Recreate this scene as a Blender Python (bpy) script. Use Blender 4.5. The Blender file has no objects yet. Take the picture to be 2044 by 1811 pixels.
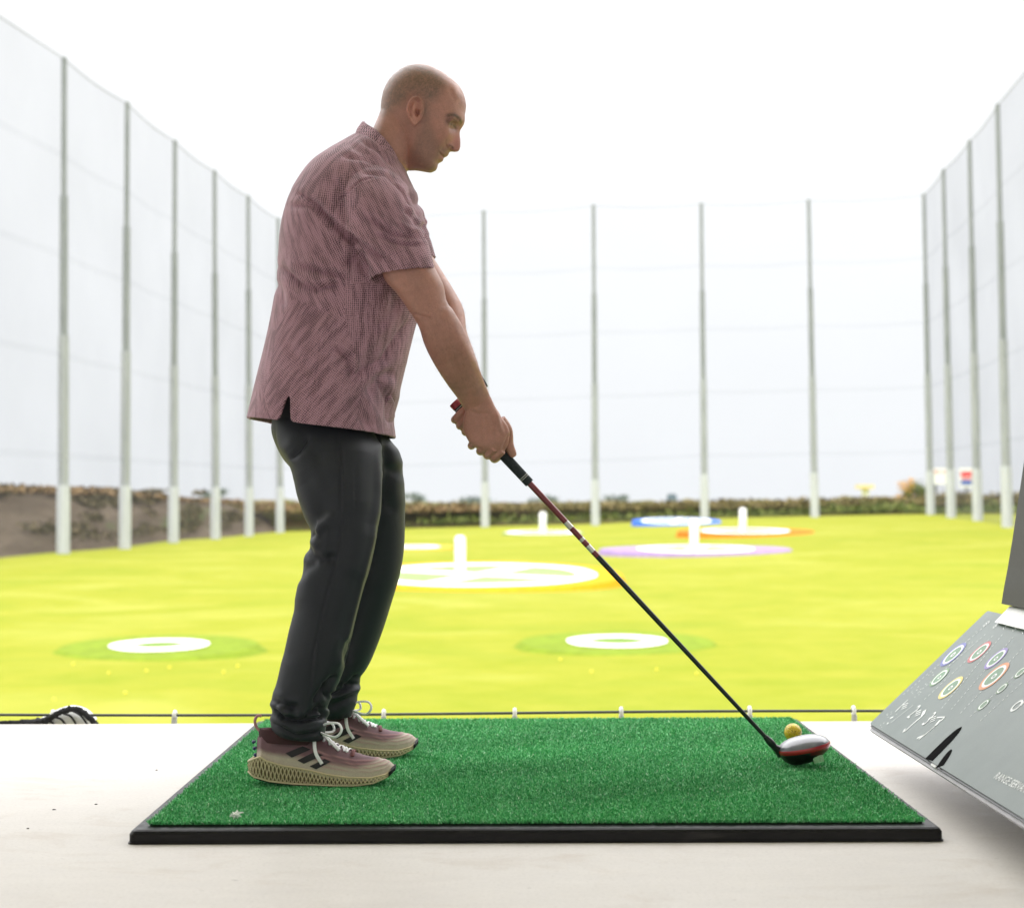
import bpy, math, random
import numpy as np
from mathutils import Vector, Matrix
R = math.radians
rng = np.random.default_rng(7)
random.seed(7)
scene = bpy.context.scene
COL = scene.collection

# ------------------------------------------------------------------ camera
W, H, F = 2043.0, 1811.0, 3331.0          # photo frame in working pixels, focal length in the same pixels
CAM_H = 0.645
PITCH, ROLL = math.atan(97.5 / F), R(0.2)
fw = np.array([0, math.cos(PITCH), math.sin(PITCH)])
up0 = np.array([0, -math.sin(PITCH), math.cos(PITCH)])
rt0 = np.array([1.0, 0, 0])
rt = math.cos(ROLL) * rt0 - math.sin(ROLL) * up0
up = math.cos(ROLL) * up0 + math.sin(ROLL) * rt0
CP = np.array([0, 0, CAM_H])
cd = bpy.data.cameras.new('camera')
cam = bpy.data.objects.new('camera', cd)
COL.objects.link(cam)
cam.matrix_world = Matrix([[rt[0], up[0], -fw[0], CP[0]], [rt[1], up[1], -fw[1], CP[1]],
                           [rt[2], up[2], -fw[2], CP[2]], [0, 0, 0, 1]])
cd.sensor_fit = 'HORIZONTAL'; cd.sensor_width = 36.0
cd.lens = 36.0 * F / W
cd.clip_start = 0.05; cd.clip_end = 6000
cd.dof.use_dof = True; cd.dof.focus_distance = 3.76; cd.dof.aperture_fstop = 4.4
scene.camera = cam

# ------------------------------------------------------------------ world, sun, exposure
SUN_EL, SUN_AZ = R(58), R(205)             # high behind the bay
world = bpy.data.worlds.new('World'); scene.world = world
world.use_nodes = True
wn, wl = world.node_tree.nodes, world.node_tree.links
wn.clear()
sky = wn.new('ShaderNodeTexSky'); sky.sky_type = 'NISHITA'; sky.sun_disc = False
sky.sun_elevation = SUN_EL; sky.sun_rotation = SUN_AZ; sky.dust_density = 4; sky.air_density = 1
hs = wn.new('ShaderNodeHueSaturation'); hs.inputs['Saturation'].default_value = 0.25
wl.new(sky.outputs[0], hs.inputs['Color'])
geo = wn.new('ShaderNodeNewGeometry')
sep = wn.new('ShaderNodeSeparateXYZ')
tcw = wn.new('ShaderNodeTexCoord'); wl.new(tcw.outputs['Generated'], sep.inputs[0])
mr = wn.new('ShaderNodeMapRange'); mr.inputs['From Min'].default_value = -0.02; mr.inputs['From Max'].default_value = 1.0
wl.new(sep.outputs['Z'], mr.inputs['Value'])
cr = wn.new('ShaderNodeValToRGB')                 # overcast dome: darker, cooler at the horizon, bright at the zenith
wl.new(mr.outputs[0], cr.inputs[0])
e = cr.color_ramp.elements
e[0].position = 0.0; e[0].color = (0.222, 0.229, 0.238, 1)
e[1].position = 1.0; e[1].color = (0.86, 0.86, 0.87, 1)
for p, c in ((0.12, (0.228, 0.233, 0.239, 1)), (0.30, (0.254, 0.257, 0.259, 1)), (0.40, (0.62, 0.62, 0.625, 1)), (0.5, (0.96, 0.96, 0.965, 1))):
    n_ = e.new(p); n_.color = c
mul = wn.new('ShaderNodeVectorMath'); mul.operation = 'SCALE'; mul.inputs['Scale'].default_value = 23.0
wl.new(cr.outputs[0], mul.inputs[0])
mx = wn.new('ShaderNodeMix'); mx.data_type = 'RGBA'; mx.inputs['Factor'].default_value = 0.92
wl.new(hs.outputs[0], mx.inputs['A']); wl.new(mul.outputs[0], mx.inputs['B'])
bg = wn.new('ShaderNodeBackground'); bg.inputs['Strength'].default_value = 0.1
wl.new(mx.outputs['Result'], bg.inputs['Color'])
wo = wn.new('ShaderNodeOutputWorld'); wl.new(bg.outputs[0], wo.inputs['Surface'])

sd = bpy.data.lights.new('sun', 'SUN'); sd.energy = 1.0; sd.angle = R(14); sd.color = (1.0, 0.97, 0.92)
sun = bpy.data.objects.new('sun', sd); COL.objects.link(sun)
sdir = Vector((math.sin(SUN_AZ) * math.cos(SUN_EL), math.cos(SUN_AZ) * math.cos(SUN_EL), math.sin(SUN_EL)))
sun.rotation_euler = sdir.to_track_quat('Z', 'Y').to_euler()
sun.location = (0, -20, 40)
vs = scene.view_settings
vs.view_transform = 'Standard'; vs.look = 'None'; vs.gamma = 1.0; vs.exposure = 1.0
try: scene.cycles.use_denoising = True
except Exception: pass
scene.cycles.max_bounces = 8
scene.cycles.transparent_max_bounces = 12

# ------------------------------------------------------------------ helpers
def at(u, v, Y):
    """point at depth Y seen at working pixel (u, v)"""
    d = fw * F + rt * (u - W / 2) + up * (H / 2 - v)
    return CP + d * (Y / d[1])
def px(P):
    P = np.asarray(P, float) - CP
    z = P @ fw
    return np.stack([W / 2 + F * (P @ rt) / z, H / 2 - F * (P @ up) / z], -1)
S_ = 4096 / 2043.0
def zc(ox, oy, k):                          # converter for a zoomed crop of the photograph
    return lambda x, y: ((ox + x * k) / S_, (oy + y * k) / S_)
Z1 = zc(1300, 200, 700 / 2044); Z2 = zc(900, 400, 1200 / 1552); Z3 = zc(1500, 1000, 700 / 1268)
Z4 = zc(900, 1600, 900 / 1019); Z5 = zc(950, 2650, 800 / 2044); Z6 = zc(2950, 2750, 550 / 2044)
Z8 = zc(3400, 2400, 696 / 1401)

def mesh(name, V, Fc, mat=None, parent=None, smooth=True, cols=None, mats=None, fm=None, attr=None):
    m = bpy.data.meshes.new(name)
    V = np.asarray(V, np.float32)
    if isinstance(Fc, np.ndarray):
        k = Fc.shape[1]
        m.vertices.add(len(V)); m.vertices.foreach_set('co', V.ravel())
        m.loops.add(Fc.size); m.loops.foreach_set('vertex_index', Fc.astype(np.int32).ravel())
        m.polygons.add(len(Fc)); m.polygons.foreach_set('loop_start', np.arange(0, Fc.size, k, dtype=np.int32))
        m.update(calc_edges=True); m.validate()
    else:
        m.from_pydata([tuple(map(float, v)) for v in V], [], [tuple(int(i) for i in f) for f in Fc]); m.update()
    if mats:
        for q in mats: m.materials.append(q)
    elif mat: m.materials.append(mat)
    if fm is not None: m.polygons.foreach_set('material_index', np.asarray(fm, np.int32))
    if smooth: m.polygons.foreach_set('use_smooth', np.ones(len(m.polygons), bool))
    if cols is not None:
        a = m.color_attributes.new('Col', 'FLOAT_COLOR', 'POINT')
        c = np.ones((len(V), 4), np.float32); c[:, :3] = cols
        a.data.foreach_set('color', c.ravel())
    if attr is not None:
        a = m.attributes.new('pat', 'FLOAT_VECTOR', 'POINT'); a.data.foreach_set('vector', np.asarray(attr, np.float32).ravel())
    o = bpy.data.objects.new(name, m); COL.objects.link(o)
    if parent: o.parent = parent
    return o
def tag(o, label=None, cat=None, group=None, kind=None):
    if label: o['label'] = label
    if cat: o['category'] = cat
    if group: o['group'] = group
    if kind: o['kind'] = kind
    return o
def thing(name, label, cat, loc=(0, 0, 0), group=None):
    o = bpy.data.objects.new(name, None); COL.objects.link(o); o.location = loc; o.empty_display_size = 0.1
    return tag(o, label, cat, group)
def under(o, root):                         # parent keeping the world place of a mesh built in world coordinates
    o.parent = root
    o.matrix_parent_inverse = Matrix.Translation(root.location).inverted()
    return o

class MB:
    """collects shapes into one mesh"""
    def __init__(s): s.V = []; s.F = []; s.n = 0; s.M = []; s.m = 0
    def add(s, V, Fc):
        V = np.asarray(V, float)
        s.V.append(V); s.F += [tuple(int(i) + s.n for i in f) for f in Fc]; s.M += [s.m] * len(Fc); s.n += len(V)
    def box(s, x0, x1, y0, y1, z0, z1, T=None):
        V = np.array([(x, y, z) for x in (x0, x1) for y in (y0, y1) for z in (z0, z1)], float)
        if T is not None: V = T(V)
        s.add(V, [(0, 1, 3, 2), (4, 6, 7, 5), (0, 4, 5, 1), (2, 3, 7, 6), (0, 2, 6, 4), (1, 5, 7, 3)])
    def loft(s, rings, cap=True, closed=True):
        rings = [np.asarray(r, float) for r in rings]
        n = len(rings[0]); V = np.concatenate(rings); Fc = []
        for i in range(len(rings) - 1):
            for j in range(n if closed else n - 1):
                k = (j + 1) % n
                Fc.append((i * n + j, i * n + k, (i + 1) * n + k, (i + 1) * n + j))
        if cap:
            V = np.concatenate([V, [rings[0].mean(0)], [rings[-1].mean(0)]])
            a = len(V) - 2; L = (len(rings) - 1) * n
            for j in range(n):
                k = (j + 1) % n
                Fc.append((a, k, j)); Fc.append((a + 1, L + j, L + k))
        s.add(V, Fc)
    def tube(s, P, r, n=8, cap=True, flat=1.0):
        P = np.asarray(P, float); m = len(P)
        r = np.full(m, r) if np.isscalar(r) else np.asarray(r, float)
        T = np.gradient(P, axis=0); T /= np.linalg.norm(T, axis=1)[:, None] + 1e-12
        a = np.array([0, 0, 1.0]) if abs(T[0][2]) < .9 else np.array([1.0, 0, 0])
        u = np.cross(T[0], a); u /= np.linalg.norm(u)
        th = np.linspace(0, 2 * np.pi, n, endpoint=False); rings = []
        for i in range(m):
            u = u - T[i] * (u @ T[i]); u /= np.linalg.norm(u); v = np.cross(T[i], u)
            rings.append(P[i] + r[i] * (np.cos(th)[:, None] * u + flat * np.sin(th)[:, None] * v))
        s.loft(rings, cap)
    def build(s, name, mat=None, parent=None, smooth=True, mats=None, root=None):
        o = mesh(name, np.concatenate(s.V), s.F, mat, parent, smooth, mats=mats, fm=s.M if mats else None)
        if smooth: o.data.set_sharp_from_angle(angle=R(48))
        if root: under(o, root)
        return o

def catmull(K, n):
    """smooth interpolation of key rows to n rows"""
    K = np.asarray(K, float); m = len(K)
    t = np.linspace(0, m - 1, n); i = np.clip(t.astype(int), 0, m - 2); f = (t - i)[:, None]
    p0 = K[np.clip(i - 1, 0, m - 1)]; p1 = K[i]; p2 = K[i + 1]; p3 = K[np.clip(i + 2, 0, m - 1)]
    return .5 * (2 * p1 + (p2 - p0) * f + (2 * p0 - 5 * p1 + 4 * p2 - p3) * f ** 2 + (3 * p1 - p0 - 3 * p2 + p3) * f ** 3)
def sring(b, f, hd, n=48, e=2.2):
    """ring through back point b and front point f, half-depth hd along Y"""
    th = np.linspace(0, 2 * np.pi, n, endpoint=False)
    c, s = np.cos(th), np.sin(th)
    c = np.sign(c) * np.abs(c) ** (2 / e); s = np.sign(s) * np.abs(s) ** (2 / e)
    b = np.asarray(b); f = np.asarray(f)
    return (b + f) / 2 + c[:, None] * (f - b) / 2 + s[:, None] * np.array([0, hd, 0])
def profile(keys, n=60, m=48, e=2.2):
    """keys rows: back u,v, front u,v, Y, half-depth -> rings"""
    K = catmull(keys, n); out = []
    for bu, bv, fu, fv, Y, hd in K: out.append(sring(at(bu, bv, Y), at(fu, fv, Y), hd, m, e))
    return out
def remesh(mb, voxel, smooth=3):
    m = bpy.data.meshes.new('tmp')
    m.from_pydata([tuple(v) for v in np.concatenate(mb.V)], [], mb.F); m.update()
    o = bpy.data.objects.new('tmp', m); COL.objects.link(o)
    md = o.modifiers.new('r', 'REMESH'); md.mode = 'VOXEL'; md.voxel_size = voxel
    dg = bpy.context.evaluated_depsgraph_get()
    e = o.evaluated_get(dg).to_mesh()
    V = np.empty(len(e.vertices) * 3, np.float32); e.vertices.foreach_get('co', V); V = V.reshape(-1, 3).astype(float)
    Fq = np.empty(len(e.loops), np.int32); e.loops.foreach_get('vertex_index', Fq); Fq = Fq.reshape(-1, 4)
    o.evaluated_get(dg).to_mesh_clear()
    bpy.data.objects.remove(o); bpy.data.meshes.remove(m)
    return relax(V, Fq, smooth), Fq
def edges(Fq):
    E = np.concatenate([Fq[:, [0, 1]], Fq[:, [1, 2]], Fq[:, [2, 3]], Fq[:, [3, 0]]]); E.sort(1)
    return np.unique(E, axis=0)
def relax(V, Fq, it, lam=.5, w=None):
    E = edges(Fq); d = np.bincount(E.ravel(), minlength=len(V))[:, None]
    for k in range(it):
        for l in (lam, -lam * 1.04):
            S = np.zeros_like(V); 
            for c in range(3):
                S[:, c] = np.bincount(E[:, 0], V[E[:, 1], c], len(V)) + np.bincount(E[:, 1], V[E[:, 0], c], len(V))
            D = l * (S / d - V)
            V = V + (D if w is None else D * w)
    return V
def vnorm(V, Fq):
    N = np.cross(V[Fq[:, 2]] - V[Fq[:, 0]], V[Fq[:, 3]] - V[Fq[:, 1]])
    out = np.zeros_like(V)
    for c in range(3):
        for k in range(4): out[:, c] += np.bincount(Fq[:, k], N[:, c], len(V))
    out /= np.linalg.norm(out, axis=1)[:, None] + 1e-12
    return out
def pdist(Q, poly):
    """distance and signed side of 2-D points to a polyline"""
    best = np.full(len(Q), 1e9); side = np.zeros(len(Q)); tt = np.zeros(len(Q))
    poly = np.asarray(poly, float); L = len(poly) - 1
    for i in range(L):
        a, b = poly[i], poly[i + 1]; ab = b - a
        t = np.clip(((Q - a) @ ab) / (ab @ ab), 0, 1)
        d = np.linalg.norm(Q - a - t[:, None] * ab, axis=1)
        s = np.sign((Q[:, 0] - a[0]) * ab[1] - (Q[:, 1] - a[1]) * ab[0])
        k = d < best; best[k] = d[k]; side[k] = s[k]; tt[k] = (i + t[k]) / L
    return best, side, tt
def gnoise(P, scale, seed=0, oct=2):
    """cheap smooth 3-D noise (sum of sines)"""
    r = np.random.default_rng(seed); out = np.zeros(len(P))
    for o in range(oct):
        for k in range(6):
            w = r.normal(size=3) * scale * 2 ** o; out += np.sin(P @ w + r.uniform(0, 6.28)) / 6 / 2 ** o * 1.5
    return out

# ------------------------------------------------------------------ materials
class NT:
    def __init__(s, name):
        s.m = bpy.data.materials.new(name); s.m.use_nodes = True
        s.n = s.m.node_tree.nodes; s.l = s.m.node_tree.links
        s.b = s.n['Principled BSDF']; s.out = s.n['Material Output']
    def node(s, t, **kw):
        n = s.n.new(t)
        for k, v in kw.items():
            if k.startswith('i_'): n.inputs[k[2:].replace('_', ' ')].default_value = v
            else: setattr(n, k, v)
        return n
    def link(s, a, b): s.l.new(a, b)
    def coord(s, scale=(1, 1, 1), rot=(0, 0, 0)):
        t = s.node('ShaderNodeTexCoord'); mp = s.node('ShaderNodeMapping')
        mp.inputs['Scale'].default_value = scale; mp.inputs['Rotation'].default_value = rot
        s.link(t.outputs['Object'], mp.inputs[0]); return mp.outputs[0]
    def noise(s, scale, detail=4, rough=.55, vec=None, dist=0):
        n = s.node('ShaderNodeTexNoise'); n.inputs['Scale'].default_value = scale; n.inputs['Detail'].default_value = detail
        n.inputs['Roughness'].default_value = rough; n.inputs['Distortion'].default_value = dist
        s.link(vec if vec is not None else s.coord(), n.inputs['Vector']); return n.outputs['Fac']
    def ramp(s, fac, *stops):
        r = s.node('ShaderNodeValToRGB'); e = r.color_ramp.elements
        def c4(c): return (c, c, c, 1) if np.isscalar(c) else (*c, 1)
        e[0].position, e[0].color = stops[0][0], c4(stops[0][1]); e[1].position, e[1].color = stops[-1][0], c4(stops[-1][1])
        for p, c in stops[1:-1]:
            q = e.new(p); q.color = c4(c)
        s.link(fac, r.inputs[0]); return r.outputs[0]
    def mix(s, fac, a, b, mode='MIX'):
        m = s.node('ShaderNodeMix', data_type='RGBA', blend_type=mode)
        for nm, v in (('Factor', fac), ('A', a), ('B', b)):
            if hasattr(v, 'links'): s.link(v, m.inputs[nm])
            else: m.inputs[nm].default_value = v if nm == 'Factor' else (*v, 1)
        return m.outputs['Result']
    def math(s, op, a, b=None):
        m = s.node('ShaderNodeMath', operation=op)
        for i, v in enumerate((a, b)):
            if v is None: continue
            if hasattr(v, 'links'): s.link(v, m.inputs[i])
            else: m.inputs[i].default_value = v
        return m.outputs[0]
    def bump(s, h, strength=.3, dist=.01):
        b = s.node('ShaderNodeBump'); b.inputs['Strength'].default_value = strength; b.inputs['Distance'].default_value = dist
        s.link(h, b.inputs['Height']); s.link(b.outputs[0], s.b.inputs['Normal'])
    def set(s, color=None, rough=.6, metal=0, spec=.5, coat=0, sheen=0):
        if color is not None:
            if hasattr(color, 'links'): s.link(color, s.b.inputs['Base Color'])
            else: s.b.inputs['Base Color'].default_value = (*color, 1)
        if hasattr(rough, 'links'): s.link(rough, s.b.inputs['Roughness'])
        else: s.b.inputs['Roughness'].default_value = rough
        s.b.inputs['Metallic'].default_value = metal; s.b.inputs['Specular IOR Level'].default_value = spec
        s.b.inputs['Coat Weight'].default_value = coat; s.b.inputs['Sheen Weight'].default_value = sheen
        return s.m
def plain(name, c, rough=.6, metal=0, spec=.5, var=.12, scale=20, coat=0, sheen=0, bump=0, bscale=200):
    t = NT(name); n = t.noise(scale)
    lo = tuple(x * (1 - var) for x in c); hi = tuple(min(1, x * (1 + var)) for x in c)
    m = t.set(t.ramp(n, (.3, lo), (.7, hi)), rough, metal, spec, coat, sheen)
    if bump: t.bump(t.noise(bscale, 3), bump, .002)
    return m

WHITE = plain('white_paint', (.8, .8, .78), .55)
BLACK = plain('black_rubber', (.010, .010, .011), .5, spec=.25, var=.3, bump=.2)
DARK_STEEL = plain('dark_steel', (.05, .05, .05), .4)

# ------------------------------------------------------------------ field
def ground_z(x, y):
    s = np.clip((y - 50) / 108.0, 0, 1); s = s * s * (3 - 2 * s)
    far = np.interp(x, [-40, -24, -3, 8, 18, 28, 38, 60], [-2.35, -2.2, -1.68, -1.45, -.98, -.78, -.62, -.5])
    return -2.45 + (far + 2.45) * s
def g_at(u, v):
    lo, hi = 6.0, 400.0
    for _ in range(60):
        Y = (lo + hi) / 2; P = at(u, v, Y)
        if P[2] > ground_z(P[0], Y): lo = Y
        else: hi = Y
    P = at(u, v, lo); return P

t = NT('mown_grass')
c0 = t.noise(.16, 5, .6, t.coord((.7, .8, 1)), 1.2)
c1 = t.noise(1.1, 4, .6, t.coord((.8, .9, 1)), .5)
c2 = t.noise(30, 3, .7)
base = t.ramp(c0, (.28, (.160, .202, .006)), (.5, (.218, .224, .010)), (.72, (.295, .29, .050)))
base = t.mix(.35, base, t.ramp(c1, (.3, (.155, .20, .006)), (.7, (.29, .275, .04))))
base = t.mix(t.ramp(c2, (.35, .0), (.8, .3)), base, (.10, .14, .008))
GRASS = t.set(base, .9, spec=.1)
t.bump(t.noise(60, 3), .4, .03)
xs = np.concatenate([[-3000, -800, -200, -100], np.linspace(-60, 70, 66), [110, 250, 900, 3000]])
ys = np.concatenate([[5.25, 10, 20], np.linspace(28, 200, 87), [240, 400, 1000, 4000]])
X, Y = np.meshgrid(xs, ys)
Zg = ground_z(X, Y) + .05 * np.sin(X * .31 + Y * .17) * (Y < 160) * (np.abs(X) < 80) * np.clip((Y - 6) / 10, 0, 1)
nx, ny = len(xs), len(ys)
idx = np.arange(nx * ny).reshape(ny, nx)
Fg = np.stack([idx[:-1, :-1], idx[:-1, 1:], idx[1:, 1:], idx[1:, :-1]], -1).reshape(-1, 4)
tag(mesh('grass_field', np.stack([X, Y, Zg], -1).reshape(-1, 3), Fg, GRASS), kind='structure')

# earth bank on the left, scrub bank across the back
t = NT('bare_earth')
n0 = t.noise(.55, 6, .65, t.coord((1, .16, 1.3))); n1 = t.noise(2.5, 5, .65, t.coord((1, .2, 1))); n2 = t.noise(.3, 4, .5, t.coord((1, .14, 1)))
c = t.ramp(n0, (.25, (.050, .037, .024)), (.5, (.095, .073, .050)), (.75, (.17, .134, .10)))
c = t.mix(.3, c, t.ramp(n1, (.3, (.026, .016, .009)), (.7, (.09, .062, .040))))
g = t.ramp(n2, (.60, 0.0), (.68, .7))
c = t.mix(g, c, (.055, .085, .022))
EARTH = t.set(c, .95, spec=.1); t.bump(n1, .6, .2)
t = NT('scrub_bank')
n0 = t.noise(.25, 6, .6); n1 = t.noise(1.2, 5)
c = t.ramp(n0, (.3, (.075, .065, .03)), (.5, (.12, .10, .045)), (.7, (.19, .12, .07)))
c = t.mix(t.ramp(n1, (.4, 0.), (.65, .7)), c, (.11, .13, .035))
SCRUBBANK = t.set(c, .95, spec=.1); t.bump(n1, .6, .3)

def strip(name, path, prof, mat, kind='structure', rough=.15):
    """terrain strip: path of (x, y, top z); prof of (offset, height fraction)"""
    K = catmull(path, 90); rows = []
    T = np.gradient(K[:, :2], axis=0); T /= np.linalg.norm(T, axis=1)[:, None]
    Nn = np.stack([-T[:, 1], T[:, 0]], -1)
    for off, hf in prof:
        xy = K[:, :2] + Nn * off
        zb = ground_z(xy[:, 0], xy[:, 1]) - .05
        z = zb + (K[:, 2] - zb) * hf + rng.normal(size=len(K)) * rough * (hf > .05)
        rows.append(np.column_stack([xy, z]))
    V = np.stack(rows, 0); a, b = V.shape[:2]; ix = np.arange(a * b).reshape(a, b)
    Fq = np.stack([ix[:-1, :-1], ix[:-1, 1:], ix[1:, 1:], ix[1:, :-1]], -1).reshape(-1, 4)
    return tag(mesh(name, V.reshape(-1, 3), Fq, mat), kind=kind), K, Nn
PR = [(-.3, 0), (1, .22), (2.2, .45), (3.6, .7), (5, .88), (6.5, 1.0), (9, 1.02), (13, .95), (20, .6)]
strip('earth_bank', [(-33.5, -20, 1.2), (-32, 20, 1.3), (-30.5, 50, 1.4), (-29.6, 75, 1.6), (-28.8, 100, 1.72), (-27.5, 120, 1.6), (-26, 142, 1.35), (-24, 165, .95), (-21, 186, .6)], PR, EARTH)
strip('scrub_bank', [(-60, 168, .8), (-30, 170, .8), (-10, 168, .6), (8, 166, .62), (25, 166, .72), (38, 166, .95), (50, 160, 1.25), (62, 150, 1.5), (75, 130, 1.8), (90, 80, 1.8), (95, 10, 1.6)], PR, SCRUBBANK)

LEAF = []
def leafmat(name, lo, mid, hi):
    t = NT(name)
    gi = t.node('ShaderNodeNewGeometry')
    c = t.ramp(gi.outputs['Random Per Island'], (0, lo), (.5, mid), (1, hi))
    m = t.set(c, .8, spec=.15); return m
OLIVE = leafmat('olive_leaves', (.075, .062, .025), (.15, .125, .045), (.25, .19, .085))
RUST = leafmat('rust_leaves', (.10, .06, .03), (.19, .12, .055), (.28, .19, .10))
GREEN = leafmat('green_leaves', (.05, .07, .02), (.10, .13, .03), (.20, .22, .06))
GOLD = leafmat('golden_leaves', (.42, .22, .03), (.60, .33, .05), (.70, .46, .12))
GREYGREEN = leafmat('greygreen_leaves', (.10, .13, .12), (.17, .20, .19), (.25, .28, .26))
def leaves(C, size):
    """one quad leaf per centre"""
    n = len(C); a = rng.normal(size=(n, 3)); a /= np.linalg.norm(a, axis=1)[:, None]
    b = np.cross(a, rng.normal(size=(n, 3))); b /= np.linalg.norm(b, axis=1)[:, None]
    s = size * rng.uniform(.6, 1.4, (n, 1))
    V = np.stack([C - a * s, C + b * s * .5, C + a * s, C - b * s * .5], 1).reshape(-1, 3)
    return V, np.arange(4 * n).reshape(-1, 4)
def scrub(name, path, n, h, size, mat, width):
    K = catmull(path, 300); i = rng.integers(0, 299, n); f = rng.random(n)[:, None]
    P = K[i] * (1 - f) + K[i + 1] * f
    clump = (np.sin(P[:, 0] * .9) + np.sin(P[:, 0] * 2.3 + 1) + np.sin(P[:, 1] * .7) + 3) / 6
    C = P + np.column_stack([rng.normal(size=n) * width, rng.normal(size=n) * width, rng.random(n) ** 1.6 * h * (.15 + 1.1 * clump ** 1.6)])
    V, Fq = leaves(C, size)
    return tag(mesh(name, V, Fq, mat), kind='stuff')
scrub('dry_grass', [(-39, 20, 1.0), (-36.5, 60, 1.2), (-35.5, 80, 1.55), (-34.8, 100, 1.6), (-33.5, 122, 1.5), (-32, 142, 1.2), (-30, 168, .8), (-27, 190, .45)], 11500, .55, .22, RUST, .8)
K_ = catmull([(-30.2, 60), (-29.3, 80), (-28.5, 100), (-27.2, 120), (-25.7, 142), (-23.8, 165)], 300)
i_ = rng.integers(0, 300, 17000); o_ = rng.random(17000) ** .8
Cw = np.column_stack([K_[i_, 0] - .6 - o_ * 5.5, K_[i_, 1] + rng.normal(size=17000), -2.4 + .5 + 3.6 * o_ ** .9 + rng.random(17000) * .35])
keep = gnoise(Cw * [1, .25, 1], 1.1, 77, 2) > .15
V, Fq = leaves(Cw[keep], .20); tag(mesh('bank_weeds', V, Fq, leafmat('bank_weed', (.045, .036, .02), (.085, .072, .036), (.16, .125, .07))), kind='stuff')
scrub('scrub_bushes', [(-34, 172, -.2), (-10, 170, -.1), (8, 168.5, 0), (25, 168.5, .2), (38, 168, .4), (50, 162, .5), (62, 152, .8)], 26000, 1.15, .24, OLIVE, 1.5)
scrub('rust_scrub', [(-26, 171, .0), (-16, 170, .0), (-8, 169, -.1), (-3, 169, -.05)], 4500, 1.0, .24, RUST, 1.6)
scrub('green_scrub', [(-8, 166, -1.3), (8, 165, -1.0), (25, 165, -.6), (36, 164.5, -.2), (42, 158, -.3), (48, 148, -.2)], 3500, .9, .22, GREEN, 1.1)

def tree(name, u, v, Y, wpx, hpx, mat, label, cat='tree', trunk=.4, n=900):
    P = at(u, v, Y); r = wpx * Y / F / 2; h = hpx * Y / F
    base_z = -1.0
    root = thing(name, label, cat, (P[0], Y, base_z))
    mb = MB(); top = P[2] + h * .6
    mb.tube([(P[0], Y, base_z - .4), (P[0] + .05, Y, P[2]), (P[0], Y, top)], [r * .12, r * .09, r * .03], 7)
    for k in range(4):
        a = k * 1.7; mb.tube([(P[0], Y, P[2] - h * .1), (P[0] + r * .6 * math.cos(a), Y + r * .6 * math.sin(a), P[2] + h * .35)], [r * .05, r * .02], 5)
    mb.build('trunk', plain('bark', (.10, .08, .06)), root=root)
    lob = rng.normal(size=(9, 3)) * [r * .45, r * .45, h * .22] + [P[0], Y, P[2] + h * .3]
    C = np.concatenate([l + rng.normal(size=(n // 9, 3)) * [r * .27, r * .27, h * .16] for l in lob])
    V, Fq = leaves(C, max(.12, r * .12))
    under(mesh('crown', V, Fq, mat), root)
    return root
tree('golden_bush', 1812, 990, 172, 34, 34, GOLD, 'golden autumn bush on the scrub bank beside the right corner net pole', 'bush')
tree('green_bush', 1838, 992, 171, 44, 34, GREEN, 'green bush on the scrub bank just right of the golden one', 'bush')
for (u, v, w_, h_, lab) in ((831, 1004, 40, 22, 'grey green distant tree on the horizon right beside the dark trousers'),
                            (941, 1006, 50, 18, 'grey green distant tree on the horizon left of the first back net pole'),
                            (1085, 1004, 60, 14, 'low distant tree on the horizon behind the red part of the club shaft'),
                            (1230, 1003, 46, 16, 'low distant tree on the horizon right of the second back net pole'),
                            (424, 990, 40, 20, 'distant grey green tree behind the left earth bank beside a white building')):
    tree('distant_tree', u, v, 330, w_, h_, GREYGREEN, lab)

# far buildings and signs
def farbox(u0, v0, u1, v1, Y, d): 
    a = at(u0, v1, Y); b = at(u1, v0, Y); return a[0], b[0], Y, Y + d, a[2], b[2]
root = thing('white_building', 'white flat building far behind the left earth bank', 'building', tuple(at(392, 1000, 300)))
x0, x1, y0, y1, z0, z1 = farbox(362, 1002, 420, 976, 300, 10)
mb = MB(); mb.box(x0, x1, y0, y1, -2, z1); mb.build('wall', WHITE, root=root, smooth=False)
mb = MB(); mb.box(x0 - .2, x1 + .2, y0 - .2, y1 + .2, z1 + .003, z1 + .3); mb.build('roof', plain('pale_roof', (.5, .5, .5)), root=root, smooth=False)
WIN = plain('dark_window', (.08, .09, .1), .2)
for k in range(4):
    mb = MB(); mb.box(x0 + .5 + k * 1.25, x0 + 1.2 + k * 1.25, y0 - .06, y0 - .003, z1 - 1.3, z1 - .5); mb.build('window', WIN, root=root, smooth=False)
root = thing('far_house', 'tiny dark house with red lower part on the horizon above the blue target', 'house', tuple(at(1343, 1003, 280)))
x0, x1, y0, y1, z0, z1 = farbox(1331, 1006, 1360, 996, 280, 3)
mb = MB(); mb.box(x0, x1, y0, y1, -1.5, z1); mb.build('wall', plain('red_wall', (.22, .06, .06)), root=root, smooth=False)
a = at(1331, 985, 280); b = at(1353, 985, 280)
mb = MB(); mb.loft([[(a[0], y0 - .1, z1 + .003), (b[0], y0 - .1, z1 + .003), (b[0], y1, z1 + .003), (a[0], y1, z1 + .003)],
                    [(a[0] + .3, y0 + .5, a[2]), (b[0] - .3, y0 + .5, a[2]), (b[0] - .3, y1 - .5, a[2]), (a[0] + .3, y1 - .5, a[2])]])
mb.build('roof', plain('slate_roof', (.05, .08, .10)), root=root, smooth=False)

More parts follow.
